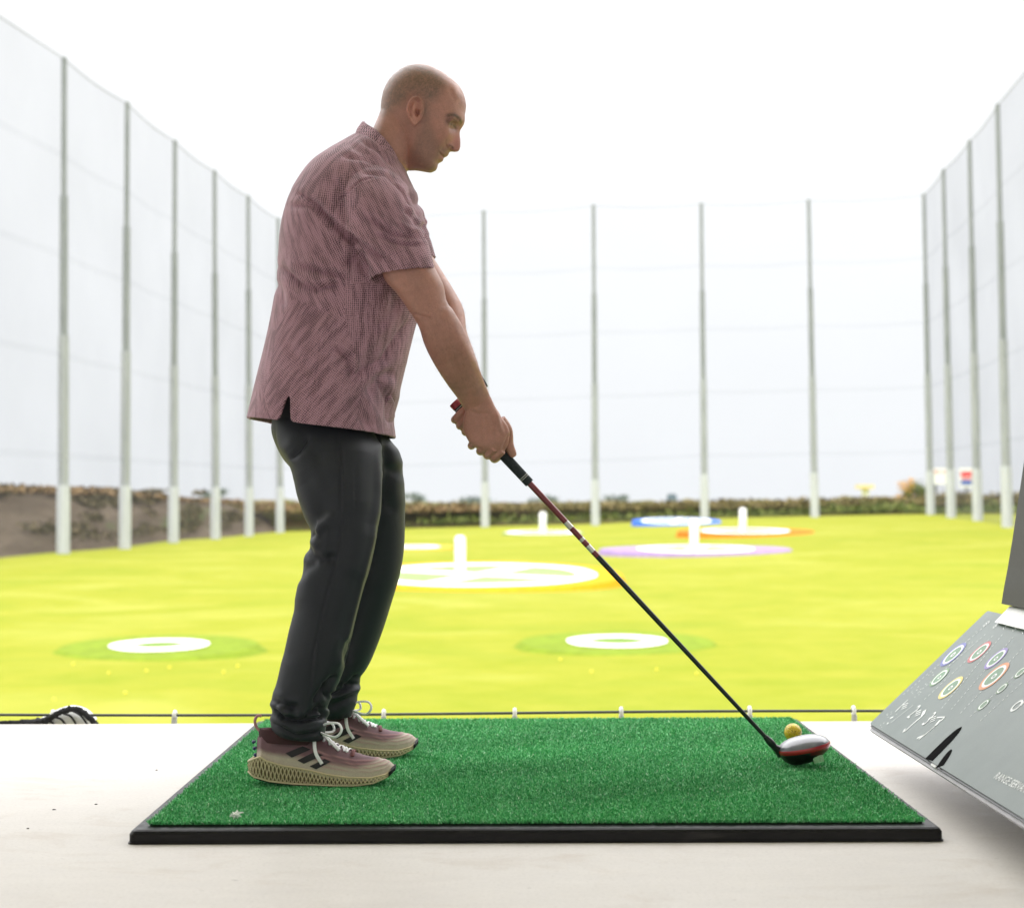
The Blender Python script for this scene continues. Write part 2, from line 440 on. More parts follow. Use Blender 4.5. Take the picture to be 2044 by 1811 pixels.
Ys = 210
root = thing('road_sign', 'roadside sign with red emblem above blue panel beyond the right net', 'sign', (at(1928, 1000, Ys)[0], Ys, 0))
def rect(mb, u0, v0, u1, v1, Y, d=.15):
    a = at(u0, v1, Y); b = at(u1, v0, Y); mb.box(a[0], b[0], Y - d, Y, a[2], b[2])
mb = MB(); rect(mb, 1914, 934, 1944, 972, Ys, .2); mb.build('board', WHITE, root=root, smooth=False)
mb = MB(); rect(mb, 1917, 940, 1941, 951, Ys - .21, .03); rect(mb, 1919, 953, 1939, 956, Ys - .21, .03); mb.build('red_panel', plain('sign_red', (.65, .05, .06)), root=root, smooth=False)
mb = MB(); rect(mb, 1917, 958, 1941, 967, Ys - .21, .03); mb.build('blue_panel', plain('sign_blue', (.03, .08, .38)), root=root, smooth=False)
mb = MB(); p_ = at(1928, 972, Ys); mb.box(p_[0] - .15, p_[0] + .15, Ys - .15, Ys, -1, p_[2] - .003); mb.build('post', DARK_STEEL, root=root, smooth=False)
root = thing('billboard', 'white billboard with faint red lettering marks behind the right corner net pole', 'sign', (at(1875, 1000, Ys)[0], Ys, 0))
mb = MB(); rect(mb, 1853, 934, 1905, 966, Ys + 2, .2); mb.build('board', WHITE, root=root, smooth=False)
FADED = plain('faded_red', (.6, .25, .22))
for u in (1864, 1870, 1880, 1886): mb = MB(); rect(mb, u, 938, u + 4, 944, Ys + 1.79, .03); mb.build('red_mark', FADED, root=root, smooth=False)
for u in (1866, 1896): q = at(u, 966, Ys + 2); mb = MB(); mb.box(q[0] - .12, q[0] + .12, Ys + 1.8, Ys + 2, -1, q[2] - .003); mb.build('post', DARK_STEEL, root=root, smooth=False)
root = thing('station_canopy', 'tiny white canopy with yellow band far off left of the golden bush', 'canopy', (at(1722, 1000, 260)[0], 260, 0))
mb = MB(); rect(mb, 1706, 967, 1736, 975, 260, 3); mb.build('roof', plain('yellow_band', (.62, .5, .25)), root=root, smooth=False)
mb = MB(); q = at(1722, 975, 260); mb.box(q[0] - .5, q[0] + .5, 258, 259, -1, q[2] - .003); mb.build('column', WHITE, root=root, smooth=False)

# ------------------------------------------------------------------ net poles and nets
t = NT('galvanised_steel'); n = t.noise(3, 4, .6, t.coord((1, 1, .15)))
STEEL_TOP = t.set(t.ramp(n, (.3, (.17, .185, .187)), (.7, (.24, .255, .257))), .6, .0, .3)  # darker tone painted in for pole tops seen against bright sky
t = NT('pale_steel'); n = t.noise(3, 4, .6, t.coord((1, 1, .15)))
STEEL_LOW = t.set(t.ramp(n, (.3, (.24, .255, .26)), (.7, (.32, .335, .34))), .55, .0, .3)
t = NT('glare_steel'); n = t.noise(3, 4, .6, t.coord((1, 1, .15)))
STEEL_BASE = t.set(t.ramp(n, (.3, (.40, .415, .43)), (.7, (.48, .50, .51))), .55, .0, .3)  # paler tone paints glare onto the pole feet
POLES = {'left': [(128, 115, 126, 1108), (254, 204, 249, 1095), (349, 280, 346, 1084), (428, 340, 430, 1075), (495, 390, 497, 1067), (555, 435, 559, 1060)],
         'back': [(965, 420, 968, 1050), (1184, 408, 1188, 1047), (1399, 405, 1406, 1035), (1613, 398, 1626, 1032)],
         'right': [(1843, 387, 1857, 1030), (1882, 338, 1898, 1035), (1934, 280, 1951, 1042), (1990, 208, 2010, 1048)]}
PLAB = {'left': ['tallest net pole of the left row, nearest the camera', 'second net pole along the left row', 'third net pole along the left row', 'fourth net pole along the left row',
                 'fifth net pole along the left row', 'sixth net pole along the left row, beside the pink shirt'],
        'back': ['back net pole just right of the golfer, behind his hands', 'back net pole left of the middle, above the club shaft', 'back net pole right behind the blue target', 'back net pole at far right of the back row, standing alone'],
        'right': ['corner net pole where back and right nets meet', 'second net pole of the right row, left of the road sign', 'third net pole of the right row, right of the road sign', 'tallest net pole of the right row, beside the dark dispenser tower']}
PT = {}
for side, lst in POLES.items():
    PT[side] = []
    for k, (ut, vt, ub, vb) in enumerate(lst):
        Yp = F * 30.0 / (vb - vt)
        b = at(ub, vb, Yp); tp = at(ut, vt, Yp)
        zb = min(b[2], ground_z(b[0], Yp)) - .3
        root = thing('net_pole', 'pale grey steel ' + PLAB[side][k], 'pole', (b[0], Yp, b[2]), 'tall steel poles holding the range nets')
        d = tp - b
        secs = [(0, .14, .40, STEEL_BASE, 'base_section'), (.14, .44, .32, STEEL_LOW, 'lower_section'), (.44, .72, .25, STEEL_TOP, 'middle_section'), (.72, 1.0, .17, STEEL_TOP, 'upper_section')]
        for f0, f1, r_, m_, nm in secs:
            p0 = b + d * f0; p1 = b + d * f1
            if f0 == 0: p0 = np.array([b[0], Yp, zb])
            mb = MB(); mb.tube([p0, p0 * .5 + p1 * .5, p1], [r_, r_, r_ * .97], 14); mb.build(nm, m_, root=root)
        PT[side].append((b, tp, Yp))
def netmat(name, alpha, c):
    t = NT(name); tr = t.node('ShaderNodeBsdfTransparent'); df = t.node('ShaderNodeBsdfDiffuse'); df.inputs[0].default_value = (*c, 1)
    m = t.node('ShaderNodeMixShader'); vec = t.coord((1, 1, 1)); nn = t.noise(.12, 3, .5, vec)
    a = t.math('MULTIPLY', t.ramp(nn, (.3, .8), (.7, 1.15)), alpha)
    t.link(a, m.inputs[0]); t.link(tr.outputs[0], m.inputs[1]); t.link(df.outputs[0], m.inputs[2]); t.link(m.outputs[0], t.out.inputs[0])
    t.n.remove(t.b); return t.m
NET_SIDE = netmat('side_netting', .19, (.12, .13, .155)); NET_RIGHT = netmat('right_netting', .25, (.11, .12, .15)); NET_BACK = netmat('back_netting', .065, (.12, .13, .155)); SEAM = netmat('net_seam_rope', .06, (.16, .18, .21))
def net(name, pts, mat, label):
    root = thing(name, label, 'net', tuple(pts[0][0]))
    V = []; Fq = []
    pts = [(b, tp) for b, tp, _ in pts]
    cols_ = []
    for k in range(len(pts) - 1):
        for j in range(8):
            f = j / 8; cols_.append((pts[k][0] * (1 - f) + pts[k + 1][0] * f, pts[k][1] * (1 - f) + pts[k + 1][1] * f - np.array([0, 0, .15 * math.sin(f * math.pi)])))
    cols_.append(pts[-1]); ny_ = 12
    for b, tp in cols_:
        for j in range(ny_ + 1): V.append(b + (tp - b) * j / ny_)
    n_ = len(cols_)
    Fq = [(i * 13 + j, (i + 1) * 13 + j, (i + 1) * 13 + j + 1, i * 13 + j + 1) for i in range(n_ - 1) for j in range(ny_)]
    under(mesh('netting', V, Fq, mat), root)
    for f in (.2, .4, .6, .8, 1.0):
        mb = MB()
        P = [b + (tp - b) * f + np.array([0, -.06, -.10 * f * math.sin((i % 8) / 8 * math.pi)]) for i, (b, tp) in enumerate(cols_)]
        rings_lo = [p - [0, 0, .22] for p in P]; rings_hi = [p + [0, 0, .22 if f < 1 else 0] for p in P]
        mb.loft([rings_lo, rings_hi], cap=False, closed=False)
        mb.build('net_seam', SEAM, root=root)
    mb = MB(); mb.tube([tp - [0, 0, .06 + .10 * math.sin((i % 8) / 8 * math.pi)] for i, (b, tp) in enumerate(cols_)], .012 if mat is NET_BACK else .024, 6); mb.build('top_cable', CABLE, root=root)
CABLE = plain('net_cable', (.20, .21, .22), .6)
L = PT['left']; Rr = PT['right']; B = PT['back']
ext = lambda a, b, k: (a[0] + (a[0] - b[0]) * k, a[1] + (a[1] - b[1]) * k, 0)
net('range_net', [ext(L[0], L[1], 3)] + L, NET_SIDE, 'grey side net hanging along the left row of poles')
net('range_net', [L[-1]] + B + [Rr[0]], NET_BACK, 'thin pale net hanging across the back row of poles')
net('range_net', Rr + [ext(Rr[-1], Rr[-2], 3)], NET_RIGHT, 'grey side net hanging along the right row of poles')

# ------------------------------------------------------------------ targets on the field
def tcol(name, c): return plain(name, c, .9, spec=.1, var=.15, scale=4)
TWHITE = tcol('target_white', (.78, .78, .76)); TGREEN = tcol('target_turf', (.13, .21, .04)); TPALE = tcol('target_pale_green', (.20, .26, .11))
def annulus(c, r0, r1, tilt, lift, n=96, wob=0, seed=0):
    th = np.linspace(0, 2 * np.pi, n, endpoint=False); r = np.random.default_rng(seed)
    ph = r.uniform(0, 6.28, 3); w = 1 + wob * (np.sin(3 * th + ph[0]) + np.sin(5 * th + ph[1]) + np.sin(8 * th + ph[2]))
    def ring(rr, z): return np.column_stack([c[0] + rr * w * np.cos(th), c[1] + rr * w * np.sin(th), c[2] + lift + z + rr * w * np.sin(th) * tilt])
    return ring, th
def target(u, v, rx, tilt, rim, rimr, inner, label, pin=None, cross=False, ysc=1.0, surf=TPALE, wob=.006):
    lo, hi = 6.0, 400.0
    for _ in range(60):
        Ym = (lo + hi) / 2; P = at(u, v, Ym)
        if P[2] > ground_z(P[0], Ym) + rimr * Ym / F * tilt + .03: lo = Ym
        else: hi = Ym
    c = at(u, v, lo); k = c[1] / F; Rw = rx * k; Ro = rimr * k
    root = thing('target_green', label, 'target', tuple(c), 'round targets on the range field')
    ring, th = annulus(c, 0, 0, tilt, 0, wob=wob, seed=int(u))
    mb = MB()                                           # mound with a skirt down into the ground
    def oval(P): P = P.copy(); P[:, 1] = c[1] + (P[:, 1] - c[1]) * ysc; P[:, 2] = c[2] + (P[:, 2] - c[2]) * ysc; return P
    low = oval(ring(Ro * (1.12 if rim is TG2 else 1.03), 0)); low[:, 2] = ground_z(low[:, 0], low[:, 1]) - .06
    mb.loft([low, oval(ring(Ro, 0)), oval(ring(Ro * .5, .001)), oval(ring(Ro * .02, .001))], cap=True); mb.build('mound', rim, root=root, smooth=False)
    mb = MB(); mb.loft([ring(Rw * inner * .99, .006), ring(Rw * .02, .006)], cap=False); mb.build('surface', surf, root=root, smooth=False)
    mb = MB(); mb.loft([ring(Rw * inner, .02), ring(Rw * inner, .03), ring(Rw, .03), ring(Rw, .012)], cap=False); mb.build('white_ring', TWHITE, root=root, smooth=False)
    if cross:
        mb = MB(); hw = Rw * .085
        for a in (R(62), R(-28)) if cross is True else cross:
            d = np.array([math.cos(a), math.sin(a)]); q = np.array([-d[1], d[0]]); L_ = Rw * inner * .99
            for s0, s1 in ((-L_, L_),):
                C4 = [c[:2] + d * s + q * w_ for s, w_ in ((s0, -hw), (s1, -hw), (s1, hw), (s0, hw))]
                off = .012 if a == R(62) else .017
                V = [(p[0], p[1], c[2] + off + (p[1] - c[1]) * tilt) for p in C4]
                mb.add(V, [(0, 1, 2, 3)])
        mb.build('white_cross', TWHITE, root=root, smooth=False)
    if pin:
        pu, pt, pb, pw = pin; Yp = c[1]; b = at(pu, pb, Yp); tp = at(pu, pt, Yp)
        b[2] = c[2] - .1
        mb = MB(); r_ = pw * k / 2
        mb.tube([b, (b + tp) / 2, tp - [0, 0, r_ * .5], tp], [r_, r_, r_, r_ * .6], 14); mb.build('pin', TWHITE, root=root)
    return root
TG2 = tcol('rim_green', (.145, .20, .014))
target(318, 1288, 98, .038, TG2, 192, .52, 'small white ring target on green mound left of the golfer', surf=TGREEN)
target(1231, 1280, 100, .038, TG2, 190, .56, 'small white ring target on green mound right of the golfer behind the shaft', surf=TGREEN)
target(958, 1146, 234, .055, tcol('rim_orange_yellow', (.50, .245, .006)), 284, .83, 'largest target, orange rim with white cross and white pin, beside the trousers', (918, 1068, 1148, 21), True)
target(828, 1091, 50, .04, tcol('rim_yellow', (.45, .30, .04)), 76, .5, 'small yellow rimmed target half hidden behind the trouser leg')
target(1083, 1062, 74, .03, TPALE, 80, .7, 'white ring target with a thin pin left of the red shaft bands', (1083, 1021, 1060, 14))
target(1388, 1095, 116, .036, tcol('rim_purple', (.27, .19, .34)), 190, .72, 'target with pale purple rim and white pin right of the shaft', (1385, 1034, 1090, 17), [R(70)], ysc=.66)
target(1486, 1059, 88, .045, tcol('rim_orange_red', (.48, .14, .015)), 134, .7, 'target with orange red rim and white pin toward the right', (1482, 1013, 1052, 14), ysc=.75)
target(1349, 1039, 70, .07, tcol('rim_blue', (.04, .12, .52)), 88, .82, 'blue rimmed target lying tilted at the far end in front of the back net', None, [R(75)], surf=tcol('target_pale_blue', (.22, .30, .38)))

# worn earth patches by the near mounds
t = NT('worn_turf'); n = t.noise(2.5, 5, .65)
WORN = t.set(t.ramp(n, (.35, (.26, .25, .03)), (.6, (.32, .18, .06))), .95, spec=.1)
# range balls
BALLY = plain('range_ball_yellow', (.80, .62, .03), .35, coat=.3)
bm_ = MB()
th = np.linspace(0, np.pi, 9)
bm_.loft([np.column_stack([.0214 * max(math.sin(a), .02) * np.cos(np.linspace(0, 2 * np.pi, 14, endpoint=False)), .0214 * max(math.sin(a), .02) * np.sin(np.linspace(0, 2 * np.pi, 14, endpoint=False)), np.full(14, -.0214 * math.cos(a))]) for a in th])
first = None
for (u, v) in [(292, 1341), (338, 1334), (446, 1343), (474, 1331), (250, 1385), (146, 1327), (217, 1345), (108, 1398),
               (1180, 1342), (1310, 1338), (1118, 1318), (1390, 1346)]:
    g = g_at(u, v)
    if first is None: o = first = bm_.build('range_ball', BALLY)
    else:
        o = first.copy(); COL.objects.link(o)
    o.location = (g[0], g[1], g[2] + .03); o.scale = (1.5,) * 3 if False else (1, 1, 1)
    tag(o, 'yellow practice ball lying on the grass by a small ring target', 'golf ball', 'yellow balls lying on the field')

# ------------------------------------------------------------------ bay: floor, roof, back wall
t = NT('bay_concrete')
n0 = t.noise(1.1, 6, .6); n1 = t.noise(9, 5, .65, t.coord((1, 2.2, 1))); n2 = t.noise(140, 2, .5); n3 = t.noise(26, 3, .5, t.coord((1.0, 2.5, 1)))
n4 = t.noise(3.2, 6, .7, t.coord((1.0, 1.6, 1)), .8)
c = t.ramp(n0, (.3, (.53, .49, .45)), (.7, (.62, .59, .555)))
c = t.mix(.35, c, t.ramp(n1, (.3, (.49, .46, .43)), (.7, (.69, .66, .63))))
c = t.mix(t.ramp(n4, (.54, 0.), (.72, .5)), c, (.42, .35, .285))
c = t.mix(t.ramp(n3, (.73, 0.), (.77, .55)), c, (.16, .14, .12))
c = t.mix(t.ramp(n2, (.3, .22), (.5, 0.)), c, (.34, .31, .28))
CONC = t.set(c, t.ramp(n1, (.3, .5), (.7, .7)), spec=.4); t.bump(n2, .18, .003)
mb = MB(); mb.box(-14, 14, -6, 4.93, -.35, 0); o = mb.build('floor', CONC, smooth=False); tag(o, kind='structure')
PAINT = plain('bay_paint', (.78, .78, .79), .8, var=.05)
mb = MB(); mb.box(-14, 14, -4.8, 4.2, 3.2, 3.5); tag(mb.build('ceiling', PAINT, smooth=False), kind='structure')  # unseen; rear edge stops short of the wall, an added opening for fill light
mb = MB(); mb.box(-14, 14, -6.25, -6.003, -.35, 2.6); tag(mb.build('back_wall', PAINT, smooth=False), kind='structure')

# debris specks on the floor
# cable and clips
root = thing('safety_cable', 'thin dark steel cable strung just above the deck edge', 'cable', (0, 5.0, 0))
mb = MB(); xsn = np.linspace(-3.2, 3.2, 60)
zc_ = at(1021, 1422, 5.0)[2]
mb.tube([(x, 5.0, zc_ + .0035 * math.sin(x * 2.1) ) for x in xsn], .0042, 8); mb.build('wire', plain('wire_rope', (.06, .065, .06), .5, bump=.5, bscale=300), root=root)
CLAB = {347: 'white cable clip at the deck edge left of the shoes', 765: 'white cable clip behind the far shoe laces', 1027: 'white cable clip behind the mat under the club shaft, left one',
        1240: 'white cable clip behind the mat right of its middle', 1497: 'white cable clip behind the shaft end near the ball', 1705: 'white cable clip on the deck edge beside the dispenser panel', 103: 'white cable clip standing by the rope wrapped tube'}
for u, lab in CLAB.items():
    x = at(u, 1430, 4.985)[0]
    o = thing('cable_clip', lab, 'clip', (x, 4.985, 0), 'white clips holding the cable')
    mb = MB(); mb.tube([(x, 4.99, -.12), (x, 4.99, -.01), (x, 4.99, .012)], [.009, .009, .008], 10); mb.build('stem', plain('clip_grey', (.5, .5, .5), .4), root=o)
    mb = MB(); a_ = np.linspace(0, np.pi * 2, 17)
    mb.tube([(x, 5.0 + .011 * math.cos(q), zc_ + .0035 * math.sin(x * 2.1) + .011 * math.sin(q)) for q in a_], .0062, 8); mb.build('loop', WHITE, root=o)
# rope wrapped white tube at the deck edge on the left
root = thing('rope_bundle', 'white tube wrapped in black rope lying over the deck edge at left', 'bundle', tuple(at(130, 1440, 5.03)))
Zr = zc(0, 2750, 800 / 2044)
def zr(x, y, Y=5.03): return at(*Zr(x, y), Y)
mb = MB(); mb.tube(catmull([zr(330, 420), zr(520, 375), zr(680, 335), zr(800, 345), zr(880, 420)], 30), np.interp(np.linspace(0, 1, 30), [0, .3, .6, 1], [.018, .035, .046, .044]), 20)
mb.build('tube', WHITE, root=root)
mb = MB()
mb.tube(catmull([zr(-80, 372, 5.0), zr(120, 362, 5.0), zr(330, 352, 4.99), zr(480, 322, 4.98), zr(560, 280, 4.98), zr(650, 235, 4.98), zr(760, 215, 4.98), zr(850, 250, 4.98), zr(920, 310, 4.98), zr(990, 380, 4.98)], 90) + rng.normal(size=(90, 3)) * .0012, .0085, 8)
mb.tube(catmull([zr(240, 366, 4.985), zr(360, 356, 4.975), zr(470, 340, 4.97)], 30) + rng.normal(size=(30, 3)) * .002, .011, 8)
for (xa, ya, xb, yb, xc, yc) in ((480, 345, 520, 345, 560, 380), (560, 300, 620, 318, 670, 375), (650, 265, 720, 290, 780, 375), (720, 225, 820, 280, 895, 375)):
    mb.tube(catmull([zr(xa, ya, 4.975), zr(xb, yb, 4.97), zr(xc, yc, 4.98)], 14), .0032, 6)
mb.build('rope', plain('black_rope', (.02, .02, .022), .9, bump=.6), root=root)

# ------------------------------------------------------------------ hitting mat
MZ, M0, M1 = .037, 3.225, 4.755            # turf top, front and back
mat_root = thing('hitting_mat', 'green turf hitting mat in a black rubber base on the bay floor', 'mat', (0.02, 4.0, 0))
t = NT('mat_rubber'); n = t.noise(40, 4); n1 = t.noise(6, 4, .6, t.coord((1, 6, 6)))
RUB = t.set(t.ramp(n1, (.35, (.006, .006, .007)), (.62, (.011, .0105, .011)), (.75, (.035, .033, .031))), t.ramp(n, (.3, .30), (.7, .5)), spec=.22); t.bump(n, .3, .002)
lft = at(253, 1672, 3.187)[0]; rgt = at(1885, 1667, 3.187)[0]
cx, hw = (lft + rgt) / 2, (rgt - lft) / 2
Yf, Yb = 3.187, 4.79
def rr(inset, z, rad):
    pts = []
    for (sx, yy, a0) in ((1, Yf, -90), (1, Yb, 0), (-1, Yb, 90), (-1, Yf, 180)):
        s = 1 if yy == Yf else -1
        cx_ = cx + sx * (hw - inset - rad); cy_ = yy + s * (inset + rad)
        for k in range(5):
            a = R(a0 + k * 22.5); pts.append((cx_ + rad * math.cos(a), cy_ + rad * math.sin(a), z))
    return np.array(pts)
mb = MB(); mb.loft([rr(.0, .0, .012), rr(.0, .003, .012), rr(.002, .0035, .012), rr(.002, .018, .012), rr(.006, .024, .011), rr(.011, .0265, .01), rr(.034, .027, .01), rr(.04, .022, .01), rr(.3, .022, .01)])
mb.build('base', RUB, root=mat_root, smooth=False)
tx0, tx1 = at(295, 1635, M0)[0], at(1845, 1631, M0)[0]
t = NT('turf_backing'); TB = t.set((.008, .03, .012), .9)
mb = MB(); mb.box(tx0 + .004, tx1 - .004, M0 + .004, M1 - .004, .0222, MZ - .0055); mb.build('turf_backing', TB, root=mat_root, smooth=False)
NB = 300000
bx_ = rng.uniform(tx0, tx1, NB); by_ = rng.uniform(M0, M1, NB) 
by_ = M0 + (M1 - M0) * rng.random(NB) ** 1.15
lean = rng.normal(size=(NB, 2)) * .0040; hgt = rng.uniform(.0035, .0085, NB); ang = rng.uniform(0, np.pi, NB); wd = rng.uniform(.0009, .0017, NB)
bz = np.full(NB, MZ - .0068)
d2 = np.column_stack([np.cos(ang) * wd, np.sin(ang) * wd, np.zeros(NB)])
Bp = np.column_stack([bx_, by_, bz]); Tp = Bp + np.column_stack([lean, hgt])
Vt = np.stack([Bp - d2, Bp + d2, Tp + d2 * .5, Tp - d2 * .5], 1).reshape(-1, 3)
shade = rng.random(NB) ** 2
patch = gnoise(np.column_stack([bx_, by_, bz * 0]), 5, 3) * .15 + 1
cb = np.array([.022, .19, .055]) * (1 - shade[:, None]) * 1.8 + np.array([.25, .74, .31]) * shade[:, None]
hot = rng.random(NB) < .03; cb[hot] = [.55, .82, .55]
cb *= patch[:, None]
t = NT('turf_fibre'); va = t.node('ShaderNodeVertexColor', layer_name='Col'); TF = t.set(va.outputs[0], .5, spec=.4)
o = mesh('turf', Vt, np.arange(4 * NB).reshape(-1, 4), TF, smooth=False, cols=np.repeat(cb, 4, 0)); under(o, mat_root)
# white tuft of lint
p = at(470, 1624, 3.262)
mb = MB()
for k in range(40):
    a = rng.normal(size=3) * [.003, .002, .001]; b = a + rng.normal(size=3) * [.0012, .0010, .0010]
    mb.tube(catmull([p + a, p + (a + b) / 2 + rng.normal(size=3) * .004, p + b], 6), .0011, 5)
mb.tube([p + [-.008, 0, -.002], p + [0, 0, .001], p + [.007, 0, -.002]], [.0015, .0042, .0015], 10)
tag(mb.build('lint_tuft', plain('white_fluff', (.9, .89, .86), .9)), 'small white fluffy tuft lying near the front left corner of the mat', 'tuft')
# small dark crumbs on the floor
CR = plain('crumb', (.06, .05, .045), .9)
cl = [(628, 1411 + 0), (213, 1443), (383, 1538), (553, 1555), (640, 1612)]
for k, (zx, zy) in enumerate([(1165, 706), (712, 960), (398, 1000), (208, 1140)]):
    u, v = (zx * 1100 / 2044) / S_, (2700 + zy * 930 / 1728) / S_
    d = fw * F + rt * (u - W / 2) + up * (H / 2 - v); P = CP + d * (-CAM_H / d[2])
    mb = MB(); mb.tube([P + [-.003, 0, .0006], P + [0, .001, .001], P + [.002 + .0015 * (k % 3), .0015, .0006]], [.0006, .0013, .0005], 6)
    tag(mb.build('crumb', CR), 'tiny dark crumb lying on the pale bay floor left of the mat', 'crumb', 'dark crumbs on the bay floor')
# ------------------------------------------------------------------ golf club and ball
def Zp(z, x, y, Y): return at(*z(x, y), Y)
CY0, CY1 = 3.855, 3.875                     # depth of the grip end and of the hosel
club = thing('golf_club', 'driver with black grip and dark red shaft held by the golfer, head behind the ball', 'golf club', tuple(at(1590, 1510, 3.88)))
cu0, cv0 = Z3(572, 1100); cu1, cv1 = Z6(548, 872)
def cpt(f):                                # along the straight club axis
    a = at(cu0, cv0, CY0); b = at(cu1, cv1, CY1); return a + (b - a) * f
CLEN = np.linalg.norm(cpt(1) - cpt(0))
def fr(u, v):                              # fraction along the axis nearest a pixel
    a, b = np.array([cu0, cv0]), np.array([cu1, cv1]); return float((np.array([u, v]) - a) @ (b - a) / ((b - a) @ (b - a)))
fg = fr(*Z3(1122, 1688)); fk = fr(*Z6(395, 735))
RED = plain('shaft_red', (.15, .012, .018), .28, .3, .6, coat=.5); SILVER = plain('shaft_silver', (.55, .53, .50), .3, .7)
SHB = plain('shaft_black', (.008, .011, .011), .3, 0, .4, coat=.15)
t = NT('grip_rubber'); n = t.noise(900, 2); GRIP = t.set(t.ramp(n, (.35, (.010, .013, .016)), (.75, (.05, .062, .066))), .8, spec=.25); t.bump(n, .5, .002)
fcap = .022
mb = MB(); mb.tube([cpt(0), cpt(.002), cpt(fcap * .6)], [.0125, .0142, .0141], 20); mb.build('grip_cap', plain('cap_red', (.30, .03, .04), .45), root=club)
mb = MB(); K = np.linspace(fcap * .6 + .0005, fg, 12); mb.tube([cpt(f) for f in K], np.interp(K, [0, fg], [.0138, .0112]), 20); o_ = mb.build('grip', GRIP, root=club)
GL = plain('grip_lines', (.55, .55, .5), .5)
for f in (fcap * .75, fcap * .95, fg - .016, fg - .020):
    mb = MB(); r = np.interp(f, [0, fg], [.0138, .0112]) + .0003; mb.tube([cpt(f), cpt(f + .0006), cpt(f + .0011)], r, 20); mb.build('grip_ring', GL, root=club)
mb = MB(); mb.m = 0
seg = [(fg, fr(*zc(2000, 1750, 700 / 1811)(685, 870)), 0)]
z6 = zc(2000, 1750, 700 / 1811)
marks = [fr(*z6(x, y)) for x, y in ((685, 870), (740, 935), (835, 1045), (860, 1070), (905, 1120), (965, 1180), (1005, 1235))]
ends = [fg] + marks + [fk]
for k, mi in enumerate((0, 1, 0, 1, 0, 1, 0, 2)):
    mb.m = mi; f0, f1 = ends[k], ends[k + 1]
    if f1 <= f0: continue
    K = np.linspace(f0, f1, 5 if k < 7 else 24); mb.tube([cpt(f) for f in K], np.interp(K, [fg, fk], [.0076, .0047]), 14, cap=k in (0, 7))
mb.build('shaft', mats=[RED, SILVER, SHB], root=club)
mb = MB(); K = np.linspace(fk, 1.0, 8); mb.tube([cpt(f) for f in K], np.interp(np.linspace(0, 1, 8), [0, .12, .3, .32, .7, 1], [.0056, .0068, .0072, .0084, .0088, .0072]), 16); mb.build('ferrule', SHB, root=club)
# head, local frame: x heel to toe, y back (camera) to face, z up
hz = MZ + .001
Hc = (at(*Z6(985, 900), 3.885)); 
HW, HD = .0620, .056
tilt = R(11)
def HT(P):                                  # toe-up tilt, then place
    P = np.asarray(P, float); x = P[:, 0] * math.cos(tilt) - P[:, 2] * math.sin(tilt); z = P[:, 0] * math.sin(tilt) + P[:, 2] * math.cos(tilt)
    return np.column_stack([Hc[0] + x, Hc[1] + P[:, 1], Hc[2] + .003 + z])
th_ = np.linspace(0, 2 * np.pi, 72, endpoint=False)
def hout(s, z, zc_=0, ex=0):
    x = np.cos(th_); y = np.sin(th_)
    yy = np.where(y > 0, np.sign(y) * np.abs(y) ** .75 * .72, y)      # flat face, round back
    return np.column_stack([x * HW * s + ex * s, yy * HD * s, np.full(72, z)])
t = NT('crown_gloss'); CROWN = t.set((.15, .15, .18), .26, 0, .6, coat=.7)
HRED = plain('head_red', (.42, .01, .02), .25, .2, .6, coat=.6); HBLK = plain('head_black', (.01, .009, .01), .3, coat=.3)
mb = MB(); mb.loft([HT(hout(s, z)) for s, z in ((.972, .0035), (.96, .006), (.90, .0115), (.80, .0165), (.66, .021), (.48, .0245), (.28, .0265), (.10, .0272))]); mb.build('crown', CROWN, root=club)
mb = MB(); mb.loft([HT(hout(s, z)) for s, z in ((.965, .004), (.985, .0045), (1.0, .003), (1.0, -.001), (.985, -.0045), (.96, -.0065))]); mb.build('rim', HRED, root=club)
def bowl(s, z, sh):
    P = hout(s, z); P[:, 0] += sh; return P
mb = MB(); RSH = plain('sole_red', (.13, .006, .012), .3, .1, .5, coat=.4); mb.loft([HT(bowl(s, z, sh)) for s, z, sh in ((.965, -.006, 0), (.90, -.014, -.001), (.77, -.022, -.004), (.60, -.0295, -.007), (.40, -.0345, -.009), (.2, -.036, -.010))]); mb.M = [1 if (k < 144 and math.cos(th_[k % 72]) > .05 + .35 * (k // 72)) else 0 for k in range(len(mb.F))]; mb.build('sole', mats=[HBLK, RSH], root=club)
mb = MB()
def hb(x0, x1, y0, y1, z0, z1): mb.box(x0, x1, y0, y1, z0, z1, HT)
hb(.010, .034, -.040, -.02, -.0345, -.018); hb(.013, .0185, -.0425, -.0403, -.033, -.020); hb(.0255, .031, -.0425, -.0403, -.033, -.020); mb.build('weight', plain('weight_metal', (.55, .5, .45), .25, .9), root=club, smooth=False)
mb = MB(); mb.loft([HT(np.array([[-.008, -.0475 , .0075], [.004, -.048, .0078], [.016, -.046, .0078], [.026, -.042, .0078], [.026, -.040, .0092], [.016, -.044, .0092], [.004, -.046, .0092], [-.008, -.0455, .009]])) + np.array([0, -.002, z]) for z in (0, .0012)]); mb.build('alignment_strip', plain('strip_yellow', (.7, .62, .35), .4), root=club)
mb = MB(); a = at(*Z6(530, 860), 3.875); b = HT(np.array([[-HW * .86, 0, -.004]]))[0]; mb.tube([a, (a + b) / 2 + [0, 0, .001], b], [.0075, .0095, .013], 14); mb.build('hosel', HBLK, root=club)

